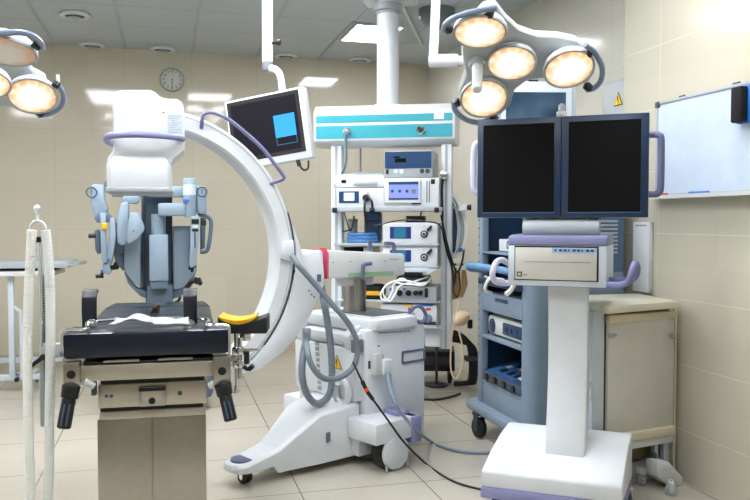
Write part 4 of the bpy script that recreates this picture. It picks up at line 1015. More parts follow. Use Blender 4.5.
MB().prism([(-w/2+.03, .02, h), (w/2-.005, .02, h), (w/2-.005, .29, h+.03), (-w/2+.085, .29, h+.03), (-w/2+.08, .09, h+.008)], (0, 0, .012)).build('top_cover', LGREY, r, .004)
face(f, r, 'brand_plate', 341.5, 180, 346, 183, SCREEN); face(f, r, 'disc_tray', 354, 182, 377, 185, LGREY, .012, .003); knob(f, r, 'button', 334.5, 185, .008, LGREY, .006)
r, f, w, h = dev('light_source', 'white device with a small blue display below the flat tray device, left on the pendant', 'medical device', 336.5, 188, 384, 207.3, -.236, .29, WHITE, zb=SH1, il=.055)
d_ = face(f, r, 'display', 339, 191.4, 359, 203, DBLUE); face(f, r, 'display_window', 344, 192.8, 354.5, 200.6, PALESCR, .006, 0, d_)
for px in (346, 349, 352): knob(f, r, 'display_key', px, 200, .008, PALESCR, .008, d_)
knob(f, r, 'cable_socket', 366.5, 198, .026, BLACK, .03); knob(f, r, 'button', 368, 193, .006, LGREY, .006)
MB().tube([f.y(*v) for v in ((365, 199, -.03), (364.5, 207, -.05), (365, 214, -.04), (367, 226, -.03), (367, 232, -.0))], .008, n=8).tube([f.y(*v) for v in ((368.5, 197.5, -.03), (371.5, 201, -.05), (372.5, 207, -.05), (371.5, 210, -.045))], .008, n=8).ball(f.y(372, 210, -.045), .019, 14).build('camera_cable', BLACK, r)
for k, (y0, y1, nm) in enumerate(((222.6, 243.2, 'upper of two matching white devices with round sockets on the pendant'), (245.8, 265.3, 'lower of two matching white devices with round sockets on the pendant'))):
    r, f, w, h = dev('camera_control_unit', nm, 'medical device', 382.7, y0, 437.3, y1, -.237, .34, WHITE, group='matching camera units on the pendant', zb=(SH2, SH3)[k]); TOPZ['cam%d' % k] = TOPZ['camera_control_unit']
    dy = y0-222.6
    d_ = face(f, r, 'display_frame', 390, 226.8+dy, 411, 238.6+dy, mat('navy_display_frame', (26, 44, 120), .3)); face(f, r, 'display', 394, 227.4+dy, 406, 238+dy, TEALSCR, .006, 0, d_)
    s_ = knob(f, r, 'scope_socket', 424.2, 234+dy, .027, BLACK, .012); knob(f, r, 'socket_ring', 424.2, 234+dy, .018, LGREY, .018, s_); knob(f, r, 'socket_bore', 424.2, 234+dy, .009, BLACK, .022, s_)
    p, p2 = f.y(427.5, 230.5+dy, -.012), f.y(431.6, 226.2+dy, -.02); MB().cyl(p, p2, .011, .009, n=12, bev=.002).build('lever', BLACK, r)
    knob(f, r, 'screw', 424, 226.5+dy, .004, GREY, .004)
r, f, w, h = dev('suction_monitor', 'white device with dark display half hidden behind the C-arm arm, left on the pendant', 'medical device', 343, 247.6, 372, 257, -.2, .3, WHITE, zb=SH3)
face(f, r, 'display', 344, 247, 363.5, 252.8, SCREEN)
r, f, w, h = dev('pump_unit', 'low grey device with row of black sockets beside white cables, low on the pendant', 'medical device', 388, 286.5, 436.5, 300.2, -.237, .33, LGREY, zb=SH4)
for px, rr in ((399.5, .021), (408.5, .021), (415.5, .017), (420.5, .017)): knob(f, r, 'socket', px, 293, rr, BLACK, .016)
face(f, r, 'switch', 424.6, 288, 428, 297.5, BLACK, .01, .006); face(f, r, 'blue_label', 389.5, 288, 393, 290.5, BLUE); face(f, r, 'blue_label', 403, 288, 406, 289.6, BLUE); face(f, r, 'yellow_label', 394.5, 288.5, 398.5, 290.2, YELLOW)
r, f, w, h = dev('electrosurgical_generator', 'white device with yellow, blue and red labels, lowest on the pendant', 'medical device', 381, 304, 436.5, 325.2, -.237, .33, WHITE, zb=SH5)
face(f, r, 'yellow_label', 404, 304.4, 416.5, 306.2, SIGNY); face(f, r, 'blue_label', 418.5, 304.2, 433, 306, BLUE); face(f, r, 'red_display', 408, 307.7, 413.5, 310.5, RED); face(f, r, 'red_display', 426, 308, 431, 310.3, RED)
knob(f, r, 'dial', 428, 318.5, .03, BLUEHOSE, .02); knob(f, r, 'dial', 410, 318.5, .02, LGREY, .02); face(f, r, 'dark_base', 383, 320.5, 436, 325, DGREY, .003); face(f, r, 'yellow_label', 408, 311.5, 412.5, 314, YELLOW)
r, f, w, h = dev('keyboard_tray', 'thin pale tray with drooping corner below the matching camera units', 'tray', 405, 268.5, 431, 272.5, -.3, .3, COOLW, .003)
MB().prism([(w/2, 0, h), (w/2, .2, h), (w/2+.04, .2, h), (w/2+.045, 0, h)], (0, 0, -.006)).prism([(w/2-.01, -.001, h), (w/2+.045, -.001, h), (w/2-.04, -.001, -.02)], (0, .05, 0)).build('corner_flap', COOLW, r)
# soft and small things on the pendant
def pend_thing(name, label, cat, px, py, y, group=None, z=None):
    p = N_.y(px, py, y)
    if z is not None: p.z = z
    p = N_.M @ p; fr = Frame(p, N_.deg); return thing(name, fr, label, cat, group), fr
r, f = pend_thing('blue_hose_coil', 'coil of bright blue tubing lying on the left of the middle pendant shelf', 'tubing', 362, 243.4, -.12, z=SH2)
m = MB()
for k in range(3):
    z = .017+k*.022; w_ = .105-.006*k
    m.tube([(w_*math.cos(R_(a)), .08*math.sin(R_(a)), z) for a in range(0, 360, 30)], .0125, n=8, sm=4, closed=True)
m.build('loops', mat('sky_blue_tube', (70, 130, 190), .4), r)
r, f = pend_thing('blue_case', 'dull blue case at the back of the middle pendant shelf', 'case', 372, 243.4, .04, z=SH2)
MB().bb((-.06, 0, 0), (.06, .1, .22), .02).build('body', mat('dull_blue_plastic', (70, 112, 150), .5), r); MB().bb((-.055, -.004, .15), (.055, .0, .16)).build('lid_seam', DBLUE, r)
r, f = pend_thing('white_canister', 'small white canister at the back left of the middle pendant shelf', 'canister', 352, 243.4, .05, z=SH2)
MB().cyl((0, .03, 0), (0, .03, .15), .035, n=24, bev=.006).build('body', OFFW, r); MB().cyl((0, .03, .15), (0, .03, .17), .037, n=24, bev=.004).build('lid', LGREY, r)
r, f = pend_thing('power_adapter', 'small black box standing on the upper camera unit', 'adapter', 415, 222.3, -.15, z=TOPZ['cam0'])
MB().bb((-.062, 0, 0), (.062, .1, .045), .005).build('body', BLACK, r); MB().tube([(.03, .05, .04), (.035, .05, .07), (.02, .08, .1)], .006).build('lead', BLACK, r)
r, f = pend_thing('camera_cable', 'thin black cable looping along the middle pendant shelf', 'cable', 360, 235, -.26)
MB().tube([f.y(*v) for v in ((344, 212, .0), (347, 222, .0), (351, 231, .0), (354, 216, .05), (352, 228, .03), (343, 232, .02))], .005, n=6).tube([f.y(*v) for v in ((366, 214, -.03), (368, 222, -.02), (376, 225.5, .0), (390, 222, -.02), (405, 220, -.02), (425, 221.5, -.02), (438, 224, -.02), (444, 233, .02), (449, 250, .06))], .0055, n=6).build('cord', BLACK, r)
r, f = pend_thing('equipment_bag', 'black bag with a yellow band on the lower pendant shelf behind the steel column', 'bag', 366, 300.4, -.14, z=SH4)
MB().bb((-.13, 0, 0), (.11, .2, .1), .03).build('body', mat('black_nylon', (24, 24, 28), .8), r); MB().bb((-.03, -.006, .03), (.1, .004, .06), .003).build('yellow_band', YELLOW, r)
r, f = pend_thing('white_lead', 'bundle of white leads drooping over the grey socket device', 'cable', 393, 290, -.3)
MB().tube([f.y(*v) for v in ((430, 282, .1), (418, 283, .02), (408, 281, .0), (396, 281, .0), (387, 285, -.02), (381, 293, -.02), (382, 299, -.02), (388, 299, -.02), (392, 292, -.01), (394, 284, .0), (402, 278.5, .02), (412, 284, .0), (424, 285, .02), (431, 278, .1))], .006, n=8).tube([f.y(*v) for v in ((432, 281, .1), (420, 284.5, .01), (404, 284, .0), (392, 282, .0), (384, 288, -.03), (384, 296, -.03), (390, 301, -.03), (395, 294, -.01), (400, 286, .0), (414, 281.5, .02), (428, 277, .1))], .006, n=8).build('lead', HOSEW, r)
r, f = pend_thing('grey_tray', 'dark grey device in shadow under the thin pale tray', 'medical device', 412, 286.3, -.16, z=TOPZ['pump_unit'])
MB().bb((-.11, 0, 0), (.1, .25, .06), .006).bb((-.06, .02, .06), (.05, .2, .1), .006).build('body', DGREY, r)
# hoses on the right flank
r, f = pend_thing('hose_loops', 'bundle of white hoses looped on the right flank of the pendant', 'hoses', 458, 225, .02)
for k, (dx, c) in enumerate(((0, HOSEW), (-3.5, LGREY), (-7, HOSEW))):
    MB().tube([f.y(x+dx*u, y, .01*k) for x, y, u in ((451, 192, 0), (457, 200, .4), (463, 213, .8), (466, 228, 1), (465, 241, 1), (461, 251, .6), (455, 257, .2), (451, 252, 0))], .012, n=10).build('hose', c, r)
p = f.y(460.5, 250, -.012); MB().cyl(p-V((0, 0, .012)), p+V((0, 0, .014)), .014, n=12).build('blue_clip', BLUE, r)
MB().prism([f.y(*v, .04) for v in ((451, 201), (456, 205), (461, 222), (461, 244), (456, 252), (451, 254))], (0, .03, 0)).build('backing', mat('dusk_blue_bag', (62, 88, 124), .6), r)
for px, py, wd, nm in ((464, 207.5, 1, 'white rail holder with black tip beside the hose loops'), (461, 264.5, 0, 'white rail holder beside the pendant post below the hose loops')):
    r, f = pend_thing('rail_holder', nm, 'rail holder', px, py, -.06, 'rail holders on the pendant flank')
    if wd:
        MB().bb((-.085, -.008, -.008), (.0, .008, .008)).build('bar', CHROME, r); MB().bb((-.035, -.022, -.022), (.02, .022, .022), .004).build('block', WHITE, r); MB().cyl((.02, 0, 0), (.05, 0, 0), .016, .022, n=14, bev=.003).build('knob', BLACK, r)
    else:
        MB().bb((-.075, -.008, -.008), (.03, .008, .008)).build('bar', CHROME, r); MB().bb((.02, -.022, -.025), (.06, .022, .025), .004).build('block', WHITE, r)
r, f = pend_thing('cardboard_sheet', 'brown cardboard sheet hanging below the hose loops', 'cardboard', 456, 280, -.0)
MB().prism([f.y(*v, 0) for v in ((446, 270), (466, 270), (468, 284), (463, 297), (452, 300), (446, 296))], (0, .012, 0)).build('sheet', BROWN, r, .002)
r, f = pend_thing('breathing_bag', 'small beige rubber breathing bag hanging on a thin tube loop', 'breathing bag', 461, 318, -.19)
MB().lathe([(.006, .062), (.018, .055), (.03, .045), (.05, .015), (.052, -.015), (.035, -.045), (.01, -.055)], Matrix.Rotation(R_(65), 4, 'Y'), 24).build('bag', SKIN, r)
MB().tube([f.y(*v, .0) for v in ((461, 270), (460, 290), (458, 306), (456, 312))], .005, n=8).tube([f.y(*v, .0) for v in ((456, 316), (452, 335), (450.5, 360), (452, 374), (457, 378), (462, 366), (463, 350), (459, 332), (457, 322))], .0055, n=8).build('tube', SKIN, r)
MB().tube([f.y(*v, -.01) for v in ((456, 268), (455, 280), (453, 290), (457, 297), (460, 288), (459, 272))], .005, n=8).build('black_lead', BLACK, r)
p = f.y(470, 324, .05); MB().cyl(p-V((0, 0, .03)), p+V((0, 0, .03)), .018, n=14, bev=.004).build('valve', BLACK, r)

# black things on the floor behind the pendant
p = G.z(437, 384, 0); B_ = Frame((p.x, p.y, 0), -20)
t = thing('equipment_case', B_, 'black equipment box on castors on the floor under the pendant', 'equipment box')
MB().bb((-.17, 0, .1), (.14, .3, .26), .01).build('body', BLACK, t); MB().bb((-.13, -.008, .15), (-.02, 0, .22), .003).bb((.0, -.008, .15), (.11, 0, .22), .003).build('front_panel', DGREY, t)
for x in (-.13, .1):
    for y in (.04, .26): castor(t, (x, y, 0), .032, .02, 20, RUBBER, DGREY)
p = G.z(471, 384, .02); B_ = Frame((p.x, p.y, 0), 0)
t = thing('black_hose_bundle', B_, 'bundle of black hoses hanging to the floor left of the light blue tower', 'hoses')
m = MB()
for k in range(3):
    m.tube([(-.25+.03*k, .1, .42-.03*k), (-.15, .06, .43-.03*k), (-.03+.02*k, .02, .36-.02*k), (.0+.02*k, .0, .2), (-.01+.02*k, .0, .05), (-.06+.03*k, .0, .03), (-.12, .05, .02)], .02, n=10)
m.build('hoses', RUBBER, t); MB().bb((-.04, -.02, .2), (.06, .06, .24), .006).build('strap', DGREY, t)
MB().cyl((-.25, .1, 0), (-.25, .1, .45), .012, n=12).cyl((-.25, .1, 0), (-.25, .1, .015), .09, n=24).build('hose_stand', DGREY, t)
# ================================================================== LIGHT BLUE TOWER
TO = V((2.1, 4.06, 0)); W_ = Frame(TO, 0)
t = thing('endoscopy_tower', W_, 'tall light blue equipment tower on castors behind the double monitor stand', 'equipment tower')
XFr = 1.83-TO.x; XBk = 2.395-TO.x; YN = 3.72-TO.y; YFa = 4.385-TO.y
def w_(px, py, x=XFr): return W_.x(px, py, x)
ZT = 1.6; z_lo = .19
MB().prism([(XFr-.06, YN-.04, .15), (XBk, YN-.04, .15), (XBk, YFa+.1, .15), (XFr-.0, YFa+.1, .15), (XFr-.06, YFa+.05, .15)], (0, 0, .055)).build('base', TOWERB, t, .018)
# shell: near side panel with rounded corner, far side, back, top
n = 8; cor = [(XFr+.07-.07*math.cos(R_(90*k/n)), YN+.07-.07*math.sin(R_(90*k/n))) for k in range(n+1)]
MB().prism([(x, y, z_lo) for x, y in cor]+[(XBk, YN, z_lo), (XBk, YN+.02, z_lo), (XFr+.07, YN+.03, z_lo), (XFr+.0, YN+.058, z_lo)], (0, 0, 1.02-z_lo)).build('side_panel', TOWERB, t)
MB().prism([(x, y, 1.02) for x, y in cor]+[(XBk, YN, 1.02), (XBk, YN+.02, 1.02), (XFr+.07, YN+.03, 1.02), (XFr, YN+.058, 1.02)], (0, 0, ZT-1.02)).build('upper_side_panel', mat('shaded_blue_panel', (70, 96, 122), .45), t)  # upper side lies in shadow, painted in as a darker blue
sl = MB()
for k in range(9): sl.bb((XFr+.28, YN-.004, 1.12+k*.021), (XBk-.04, YN+.004, 1.131+k*.021))
sl.build('side_vent', LGREY, t)
MB().bb((XFr-.004, YFa-.06, z_lo), (XFr+.04, YFa, ZT), .006).build('front_post', TOWERB, t)
MB().bb((XFr+.04, YFa-.02, z_lo), (XBk, YFa, ZT)).build('far_side_panel', TOWERD, t)
h_ = MB()
for k in range(20): h_.cyl((XFr-.0035, YFa-.015, .5+k*.05), (XFr-.006, YFa-.015, .5+k*.05), .006, n=8)
h_.build('post_hole', TOWERD, t)
MB().bb((XBk-.02, YN+.02, z_lo), (XBk, YFa-.02, ZT)).build('back_panel', TOWERD, t)
MB().bb((XFr, YN, ZT), (XBk, YFa, ZT+.03), .01).build('top_panel', TOWERB, t)
yi0, yi1 = YN+.06, YFa-.06
def wshelf(py_l, th, m, name='shelf', xo=0):
    z = w_(486, py_l).z; o = MB().bb((XFr+xo, yi0, z-th), (XBk-.03, yi1, z), .003).build(name, m, t); return z
zl0 = w_(486, 381).z
MB().bb((XFr+.004, yi0, z_lo), (XFr+.03, yi1, zl0-.012), .004).build('lower_panel', TOWERB, t)
zA = wshelf(381, .014, TOWERB); zB_ = wshelf(335, .02, TOWERB)
z1 = w_(486, 292).z; z2 = w_(486, 310.5).z
dr = MB().bb((XFr-.004, yi0, z2), (XFr+.3, yi1, z1), .004).build('drawer', TOWERB, t)
a = w_(494.7, 297.5, XFr-.005); b = w_(507.5, 304.5, XFr-.005)
MB().bb((XFr-.006, b.y, b.z), (XFr+.02, a.y, a.z), .002).build('drawer_grip', TOWERD, dr)
zC = wshelf(279, .03, TOWERD, 'pull_out_tray', -.03)
zD = wshelf(251.5, .012, TOWERB)
sl = MB()
for k in range(9): sl.bb((XBk-.026, yi0+.05, zD+.07+k*.025), (XBk-.02, yi1-.05, zD+.083+k*.025))
sl.build('back_vent', LGREY, t)
# tray handle
hz = w_(485, 266, XFr-.03).z
MB().tube([(XFr+.02, yi1-.01, hz-.03), (XFr-.07, yi1+.02, hz-.02), (XFr-.09, yi1-.02, hz), (XFr-.09, yi1-.12, hz+.0), (XFr-.09, yi0+.1, hz), (XFr-.08, yi0+.02, hz-.005), (XFr-.02, yi0, hz-.02)], .02, n=14).build('tray_handle', mat('steel_blue_grip', (96, 140, 182), .4), t)
for x, y in ((XFr-.03, .235), (XFr-.02, YN+.02), (XBk-.07, YFa+.03), (XBk-.07, YN+.02)): castor(t, (x, y, 0), .062, .042, 10, RUBBER, DGREY)
# monitor on the tower
mo = W_.d(540, 103, 4.2)
def tq(px, py, y=-.26): return W_.y(px, py, y)
MF = Frame(TO+V((.02, -.22, 0)), -12); t2 = thing('tower_monitor', MF, 'monitor showing a blue image on top of the light blue tower, behind the surgical lamp', 'monitor')
def mf(px, py, y=0): return MF.y(px, py, y)
a = mf(502, 81); b = mf(571.5, 150); zbm = ZT+.1-.0
MB().bb((a.x, 0, zbm), (b.x, .03, a.z), .006).build('casing', COOLW, t2)
MB().bb((b.x-.002, .01, zbm+.02), (mf(577, 90).x, .07, a.z-.01), .006).build('side_cover', LGREY, t2)
a2 = mf(506, 92); b2 = mf(565.3, 150)
MB().bb((a2.x, -.004, zbm+.03), (b2.x, .002, a2.z)).build('screen', ENDOSCR, t2)
p = mf(533, 82); MB().cyl((p.x-.02, .015, a.z), (p.x+.03, .015, a.z), .012, n=10).build('camera_bar', BLACK, t2)
MB().cyl((.0, .06, ZT+.03), (.0, .06, zbm+.1), .025, n=18).build('neck', LGREY, t2); MB().box((0, .08, ZT+.037), (.22, .18, .015), bev=.004).build('foot', LGREY, t2)
MB().bb((b.x+.0, .03, zbm+.2), (b.x+.02, .05, a.z-.08)).build('rear_hinge', BLACK, t2)
# devices in the tower
def tdev(name, label, x, ya, yb, z, h, dep, m, bev=.01):
    fr = Frame(TO+V((x, (ya+yb)/2, z)), -90); r = thing(name, fr, label, 'medical device'); L = yb-ya
    MB().bb((-L/2, 0, .006), (L/2, dep, h), bev).build('housing', m, r)
    f_ = MB()
    for sx in (-L/2+.04, L/2-.04):
        for yy in (.04, dep-.04): f_.cyl((sx, yy, 0), (sx, yy, .01), .012, n=12)
    f_.build('rubber_feet', BLACK, r); return r, fr, L
r, f, L = tdev('shaver_console', 'rounded white and blue device on the middle shelf of the light blue tower', XFr+.02, yi0+.02, yi1-.02, zB_, .125, .35, OFFW, .03)
MB().bb((-.02, -.006, .03), (L/2-.02, .01, .1), .012).build('blue_panel', TOWERD, r)
MB().cyl((-L/2+.085, .01, .062), (-L/2+.085, -.006, .062), .042, n=24, bev=.004).build('side_socket', TOWERD, r)
m = MB()
for k in range(4): m.cyl((.04+k*.06, .0, .065), (.04+k*.06, -.012, .065), .014, n=14)
m.build('panel_button', DBLUE, r)
r, f, L = tdev('diathermy_unit', 'blue device with sloped control panel on the lowest shelf of the light blue tower', XFr+.0, yi0+.0, yi1-.01, zA, .06, .3, mat('diathermy_grey', (64, 76, 96), .4), .006)
MB().prism([(-L/2, .01, .058), (-L/2, .3, .13), (-L/2, .3, .03), (-L/2, .01, .03)], (L, 0, 0)).build('top_housing', DBLUE, r, .004)
sp_ = MB().prism([(-L/2+.04, .018, .063), (-L/2+.04, .22, .113), (-L/2+.04, .22, .108), (-L/2+.04, .018, .058)], (L*.62, 0, 0)).build('control_panel', mat('panel_blue', (44, 88, 140), .4), r)
def onp(x, y): return V((x, y, .058+(y-.01)*.248+.004))
m = MB()
for x, y in ((-.12, .07), (-.02, .07), (.07, .07), (-.1, .16)): m.box(onp(x, y), (.045, .04, .012), (14, 0, 0))
m.build('panel_display', BLACK, sp_)
m = MB()
for x, y in ((-.02, .15), (.05, .15)): m.box(onp(x, y), (.06, .04, .008), (14, 0, 0))
m.build('yellow_patch', YELLOW, sp_)
m = MB()
for x, y in ((-.15, .12), (.12, .12), (.12, .07)): m.box(onp(x, y), (.04, .03, .008), (14, 0, 0))
m.build('white_patch', OFFW, sp_)
m = MB()
for k in range(4): m.cyl((-L/2+.07+k*.12, .004, .03), (-L/2+.07+k*.12, -.012, .03), .02, n=18)
m.build('socket', BLACK, r)
r, f, L = tdev('camera_box', 'small white device with a round socket on the upper shelf of the light blue tower', XFr+.05, yi0+.06, yi1-.12, zD, .075, .3, WHITE, .006)
k_ = MB().cyl((-.03, 0, .045), (-.03, -.012, .045), .024, n=20).build('socket', BLACK, r); MB().cyl((-.03, -.01, .045), (-.03, -.016, .045), .012, n=16).build('socket_core', LGREY, k_)
r = thing('light_cable', Frame(TO+V((XFr-.02, .1, zC))), 'thin pale cable looped over the tray of the light blue tower', 'cable')
MB().tube([(.02, .12, .012), (-.01, .02, .014), (.03, -.1, .012), (-.02, -.18, .012), (-.1, -.22, .03), (-.12, -.2, -.03), (-.06, -.16, -.06)], .009, n=8).build('cord', HOSEW, r)

# ================================================================== DOUBLE MONITOR WORKSTATION
O_ = at(555, 470, 3.38); D_ = Frame((O_.x, O_.y, 0), -36)
t = thing('monitor_workstation', D_, 'white mobile stand with two tall blank monitors and printer drawer, right foreground', 'monitor stand')
def d_y(px, py, y=0): return D_.y(px, py, y)
a = d_y(481, 471, 0); b = d_y(622.5, 489, 0); x0, x1 = a.x, b.x; zf = (a.z+b.z)/2
zp = d_y(481, 486.5, 0).z
prof = [(0, zp+.0), (0, zf), (.01, zf+.012), (.11, zf+.072), (.22, zf+.122), (.33, zf+.15), (.355, zf+.143), (.355, zp)]
ins = lambda y: .062*(y/.355)
def sect(s): return [((x0+ins(y) if s < 0 else x1+ins(y)*.35), y, z) for y, z in prof]
MB().loft([sect(-1), sect(1)]).build('base_cover', WHITE, t, .008)
MB().prism([(x0-.002, -.004, .055), (x1+.002, -.004, .055), (x1+.022, .355, .055), (x0+.062, .355, .055)], (0, 0, zp-.055)).build('base_skirt', LILAC, t, .006)
for x, y in ((x0+.06, .05), (x1-.05, .05), (x0+.15, .29), (x1-.0, .29)): castor(t, (x, y, 0), .032, .04, 20, DGREY, OFFW)
# curved column
ca, cb = d_y(547.5, 420, .2), d_y(579, 447, .1)
zt_ = d_y(560, 286, .18).z; zb_ = zf+.06
pr = []
for k in range(11):
    u = k/10; z = zb_+(zt_-zb_)*u; yb = .115+.07*math.sin(math.pi*u*.9)+.03*u; pr.append((yb, z, .085+.05*(1-u)**2))
xa, xb = d_y(548, 350, .2).x, d_y(587.5, 350, .2).x
MB().loft([[(xa-.0, y, z), (xb, y, z), (xb, y+d, z), (xa, y+d, z)] for y, z, d in pr]).build('column', WHITE, t, .01)
# printer head
YPn = .08
a = d_y(508.3, 237, YPn); b = d_y(606.5, 288, YPn); hx0, hx1 = a.x, b.x; hz0 = d_y(508, 285, YPn).z; hz1 = d_y(508, 245, YPn).z; hz2 = d_y(508.3, 236.5, YPn).z
hd = MB().bb((hx0, YPn, hz0), (hx1, YPn+.4, hz1), .006).build('printer_housing', COOLW, t)
MB().prism([(hx0-.001, YPn-.002, hz1), (hx0-.001, YPn-.002, hz2), (hx0-.001, YPn+.05, hz2+.008), (hx0-.001, YPn+.36, hz2+.01), (hx0-.001, YPn+.4, hz2), (hx0-.001, YPn+.4, hz1)], (hx1-hx0+.002, 0, 0)).build('printer_lid', mat('printer_lid_lilac', (128, 130, 170), .42), t, .008)
p0 = d_y(515.5, 246.5, YPn); p1 = d_y(597.5, 281.5, YPn)
MB().bb((p0.x-.004, YPn-.002, p1.z-.002), (p1.x+.004, YPn+.01, p0.z+.004)).build('panel_gap', BLACK, hd)
pl = MB().bb((p0.x, YPn-.008, p1.z+.002), (p1.x-.003, YPn, p0.z-.003), .003).build('printer_panel', SILVER, hd)
q0 = d_y(552, 248, YPn-.008); q1 = d_y(597, 253.3, YPn-.008)
lb_ = MB().bb((q0.x, YPn-.0095, q1.z), (q1.x, YPn-.007, q0.z)).build('label_strip', mat('label_blue', (150, 180, 214), .4), pl)
m = MB()
for k in range(9): u = q0.x+.012+k*(q1.x-q0.x-.02)/9; m.bb((u, YPn-.0102, (q0.z+q1.z)/2-.004), (u+.011+(.003 if k % 3 else -.004), YPn-.009, (q0.z+q1.z)/2+.005))
m.build('label_print', DBLUE, lb_)
q0 = d_y(525, 261.4, YPn-.008); q1 = d_y(590, 263, YPn-.008); MB().bb((q0.x, YPn-.009, q1.z), (q1.x, YPn-.004, q0.z)).build('paper_slot', DGREY, pl)
q0 = d_y(517, 271.5, YPn-.008); q1 = d_y(522, 276.5, YPn-.008)
b_ = MB().bb((q0.x, YPn-.011, q1.z), (q1.x, YPn-.007, q0.z), .001).build('eject_button', DGREY, pl); MB().bb((q0.x+.005, YPn-.0118, q1.z+.005), (q1.x-.005, YPn-.0105, q0.z-.005)).build('button_face', SILVER, b_)
m = MB(); q2 = d_y(525, 274.5, YPn-.008); m.bb((q2.x-.006, YPn-.0088, q2.z-.003), (q2.x+.008, YPn-.0075, q2.z+.002)); m.build('panel_print', GREY, pl)
# neck
n0 = d_y(526, 219, .2); n1 = d_y(600, 233, .2)
MB().bb((n0.x, .16, n1.z-.005), (n1.x, .24, n0.z+.0), .012).cyl((n0.x-.003, .16, (n0.z+n1.z)/2-.01), (n1.x+.003, .16, (n0.z+n1.z)/2-.01), .04, n=24, bev=.003).build('neck', LGREY, t)
MB().bb((n0.x+.06, .18, n0.z-.01), (n1.x-.06, .24, d_y(560, 200, .2).z)).build('neck_bracket', LGREY, t)
for sx, u0, u1 in ((-1, 527, 537), (1, 588, 599)):
    a = d_y(u0, 218, .15); b = d_y(u1, 222, .15); MB().bb((a.x, .15, b.z), (b.x, .22, a.z), .002).build('neck_lug', DGREY, t)
# monitors
YM = .13
for k, (pxa, pxb, pyt, pyb) in enumerate(((477.5, 560.5, 119, 217.2), (562, 648, 113.5, 217.2))):
    a = d_y(pxa, pyt, YM); b = d_y(pxb, pyb, YM)
    zt2 = d_y(561.5, 116.3, YM).z; zb2 = d_y(561.5, 217.5, YM).z
    mo = MB().bb((a.x, YM, zb2), (b.x, YM+.035, zt2), .004).build('monitor', NAVY, t)
    MB().bb((a.x-.001, YM+.012, zb2-.001), (b.x+.001, YM+.05, zt2+.001), .004).build('monitor_back', LGREY, mo)
    wb = .027
    lw, rw = (.028, .03) if k == 0 else (.03, .032)
    ss = MB().bb((a.x+lw, YM-.0015, zb2+.024), (b.x-rw, YM+.002, zt2-.026)).build('screen', SCREEN, mo)
    e = MB().bb((a.x+lw-.004, YM-.003, zb2+.02), (b.x-rw+.004, YM+.002, zb2+.024)); e.build('bezel_edge', mat('bezel_blue_edge', (70, 104, 140), .3), mo)
    if k == 0:
        m = MB()
        for j in range(8): z = (zt2+zb2)/2+.06-j*.018; m.bb((b.x-.018, YM-.002, z), (b.x-.011, YM+.001, z+.011))
        m.build('bezel_button', DGREY, mo)
p = d_y(561.5, 110, YM+.03)
bc = MB().bb((p.x-.022, YM+.02, zt2), (p.x+.022, YM+.05, zt2+.026), .005).build('beacon_base', OFFW, t); MB().cyl((p.x, YM+.035, zt2+.02), (p.x, YM+.035, zt2+.045), .015, n=18).ball((p.x, YM+.035, zt2+.047), .0155, 16).build('beacon_lamp', COOLW, bc)
# side grab handles of the monitors
def sh(pts, m): MB().tube(pts, .0145, n=12, sm=5).build('monitor_handle', m, t)
xR = d_y(648, 160, YM).x; xH = d_y(661, 160, YM+.02).x; zA1 = d_y(650, 134, YM).z; zB1 = d_y(650, 194, YM).z
sh([(xR-.02, YM+.03, zA1), (xR+.03, YM+.03, zA1), (xH-.01, YM+.02, zA1-.006), (xH, YM+.015, zA1-.03), (xH, YM+.015, zB1+.03), (xH-.01, YM+.02, zB1+.006), (xR+.03, YM+.03, zB1), (xR-.02, YM+.03, zB1)], LILACD)
xL_ = d_y(478, 160, YM).x; xH = d_y(473.5, 170, YM+.03).x; zA1 = d_y(475, 142, YM+.02).z; zB1 = d_y(475, 193, YM+.02).z
sh([(xL_+.02, YM+.05, zA1), (xL_-.0, YM+.05, zA1-.0), (xH, YM+.04, zA1-.03), (xH, YM+.035, zB1+.03), (xL_, YM+.04, zB1), (xL_+.02, YM+.05, zB1)], mat('pale_lilac', (196, 198, 224), .4))
# push handles at the printer
def L3(L): return [d_y(*v) for v in L]
MB().tube(L3([(607, 284.5, .1), (618, 285, .05), (626, 283.5, .0), (630, 278, -.03), (633, 268, -.03), (635, 263.5, .0), (637.2, 266, .06), (636.5, 274, .1), (632, 279, .14), (622, 280.5, .18), (610, 280, .22)]), .0135, n=12).build('push_handle', mat('push_handle_lilac', (118, 122, 164), .4), t)
MB().tube(L3([(510, 283, .12), (500, 283, .06), (494, 280, .02), (492.5, 273, .0), (496, 263, .02), (501, 260, .06), (506, 262, .1), (511, 266, .14)]), .0135, n=12).build('push_handle', mat('pale_lilac', (196, 198, 224), .4), t)
MB().tube(L3([(514, 285, .16), (511, 290, .14), (506, 294.5, .12)]), .011, n=10).build('cable_stub', HOSEW, t)

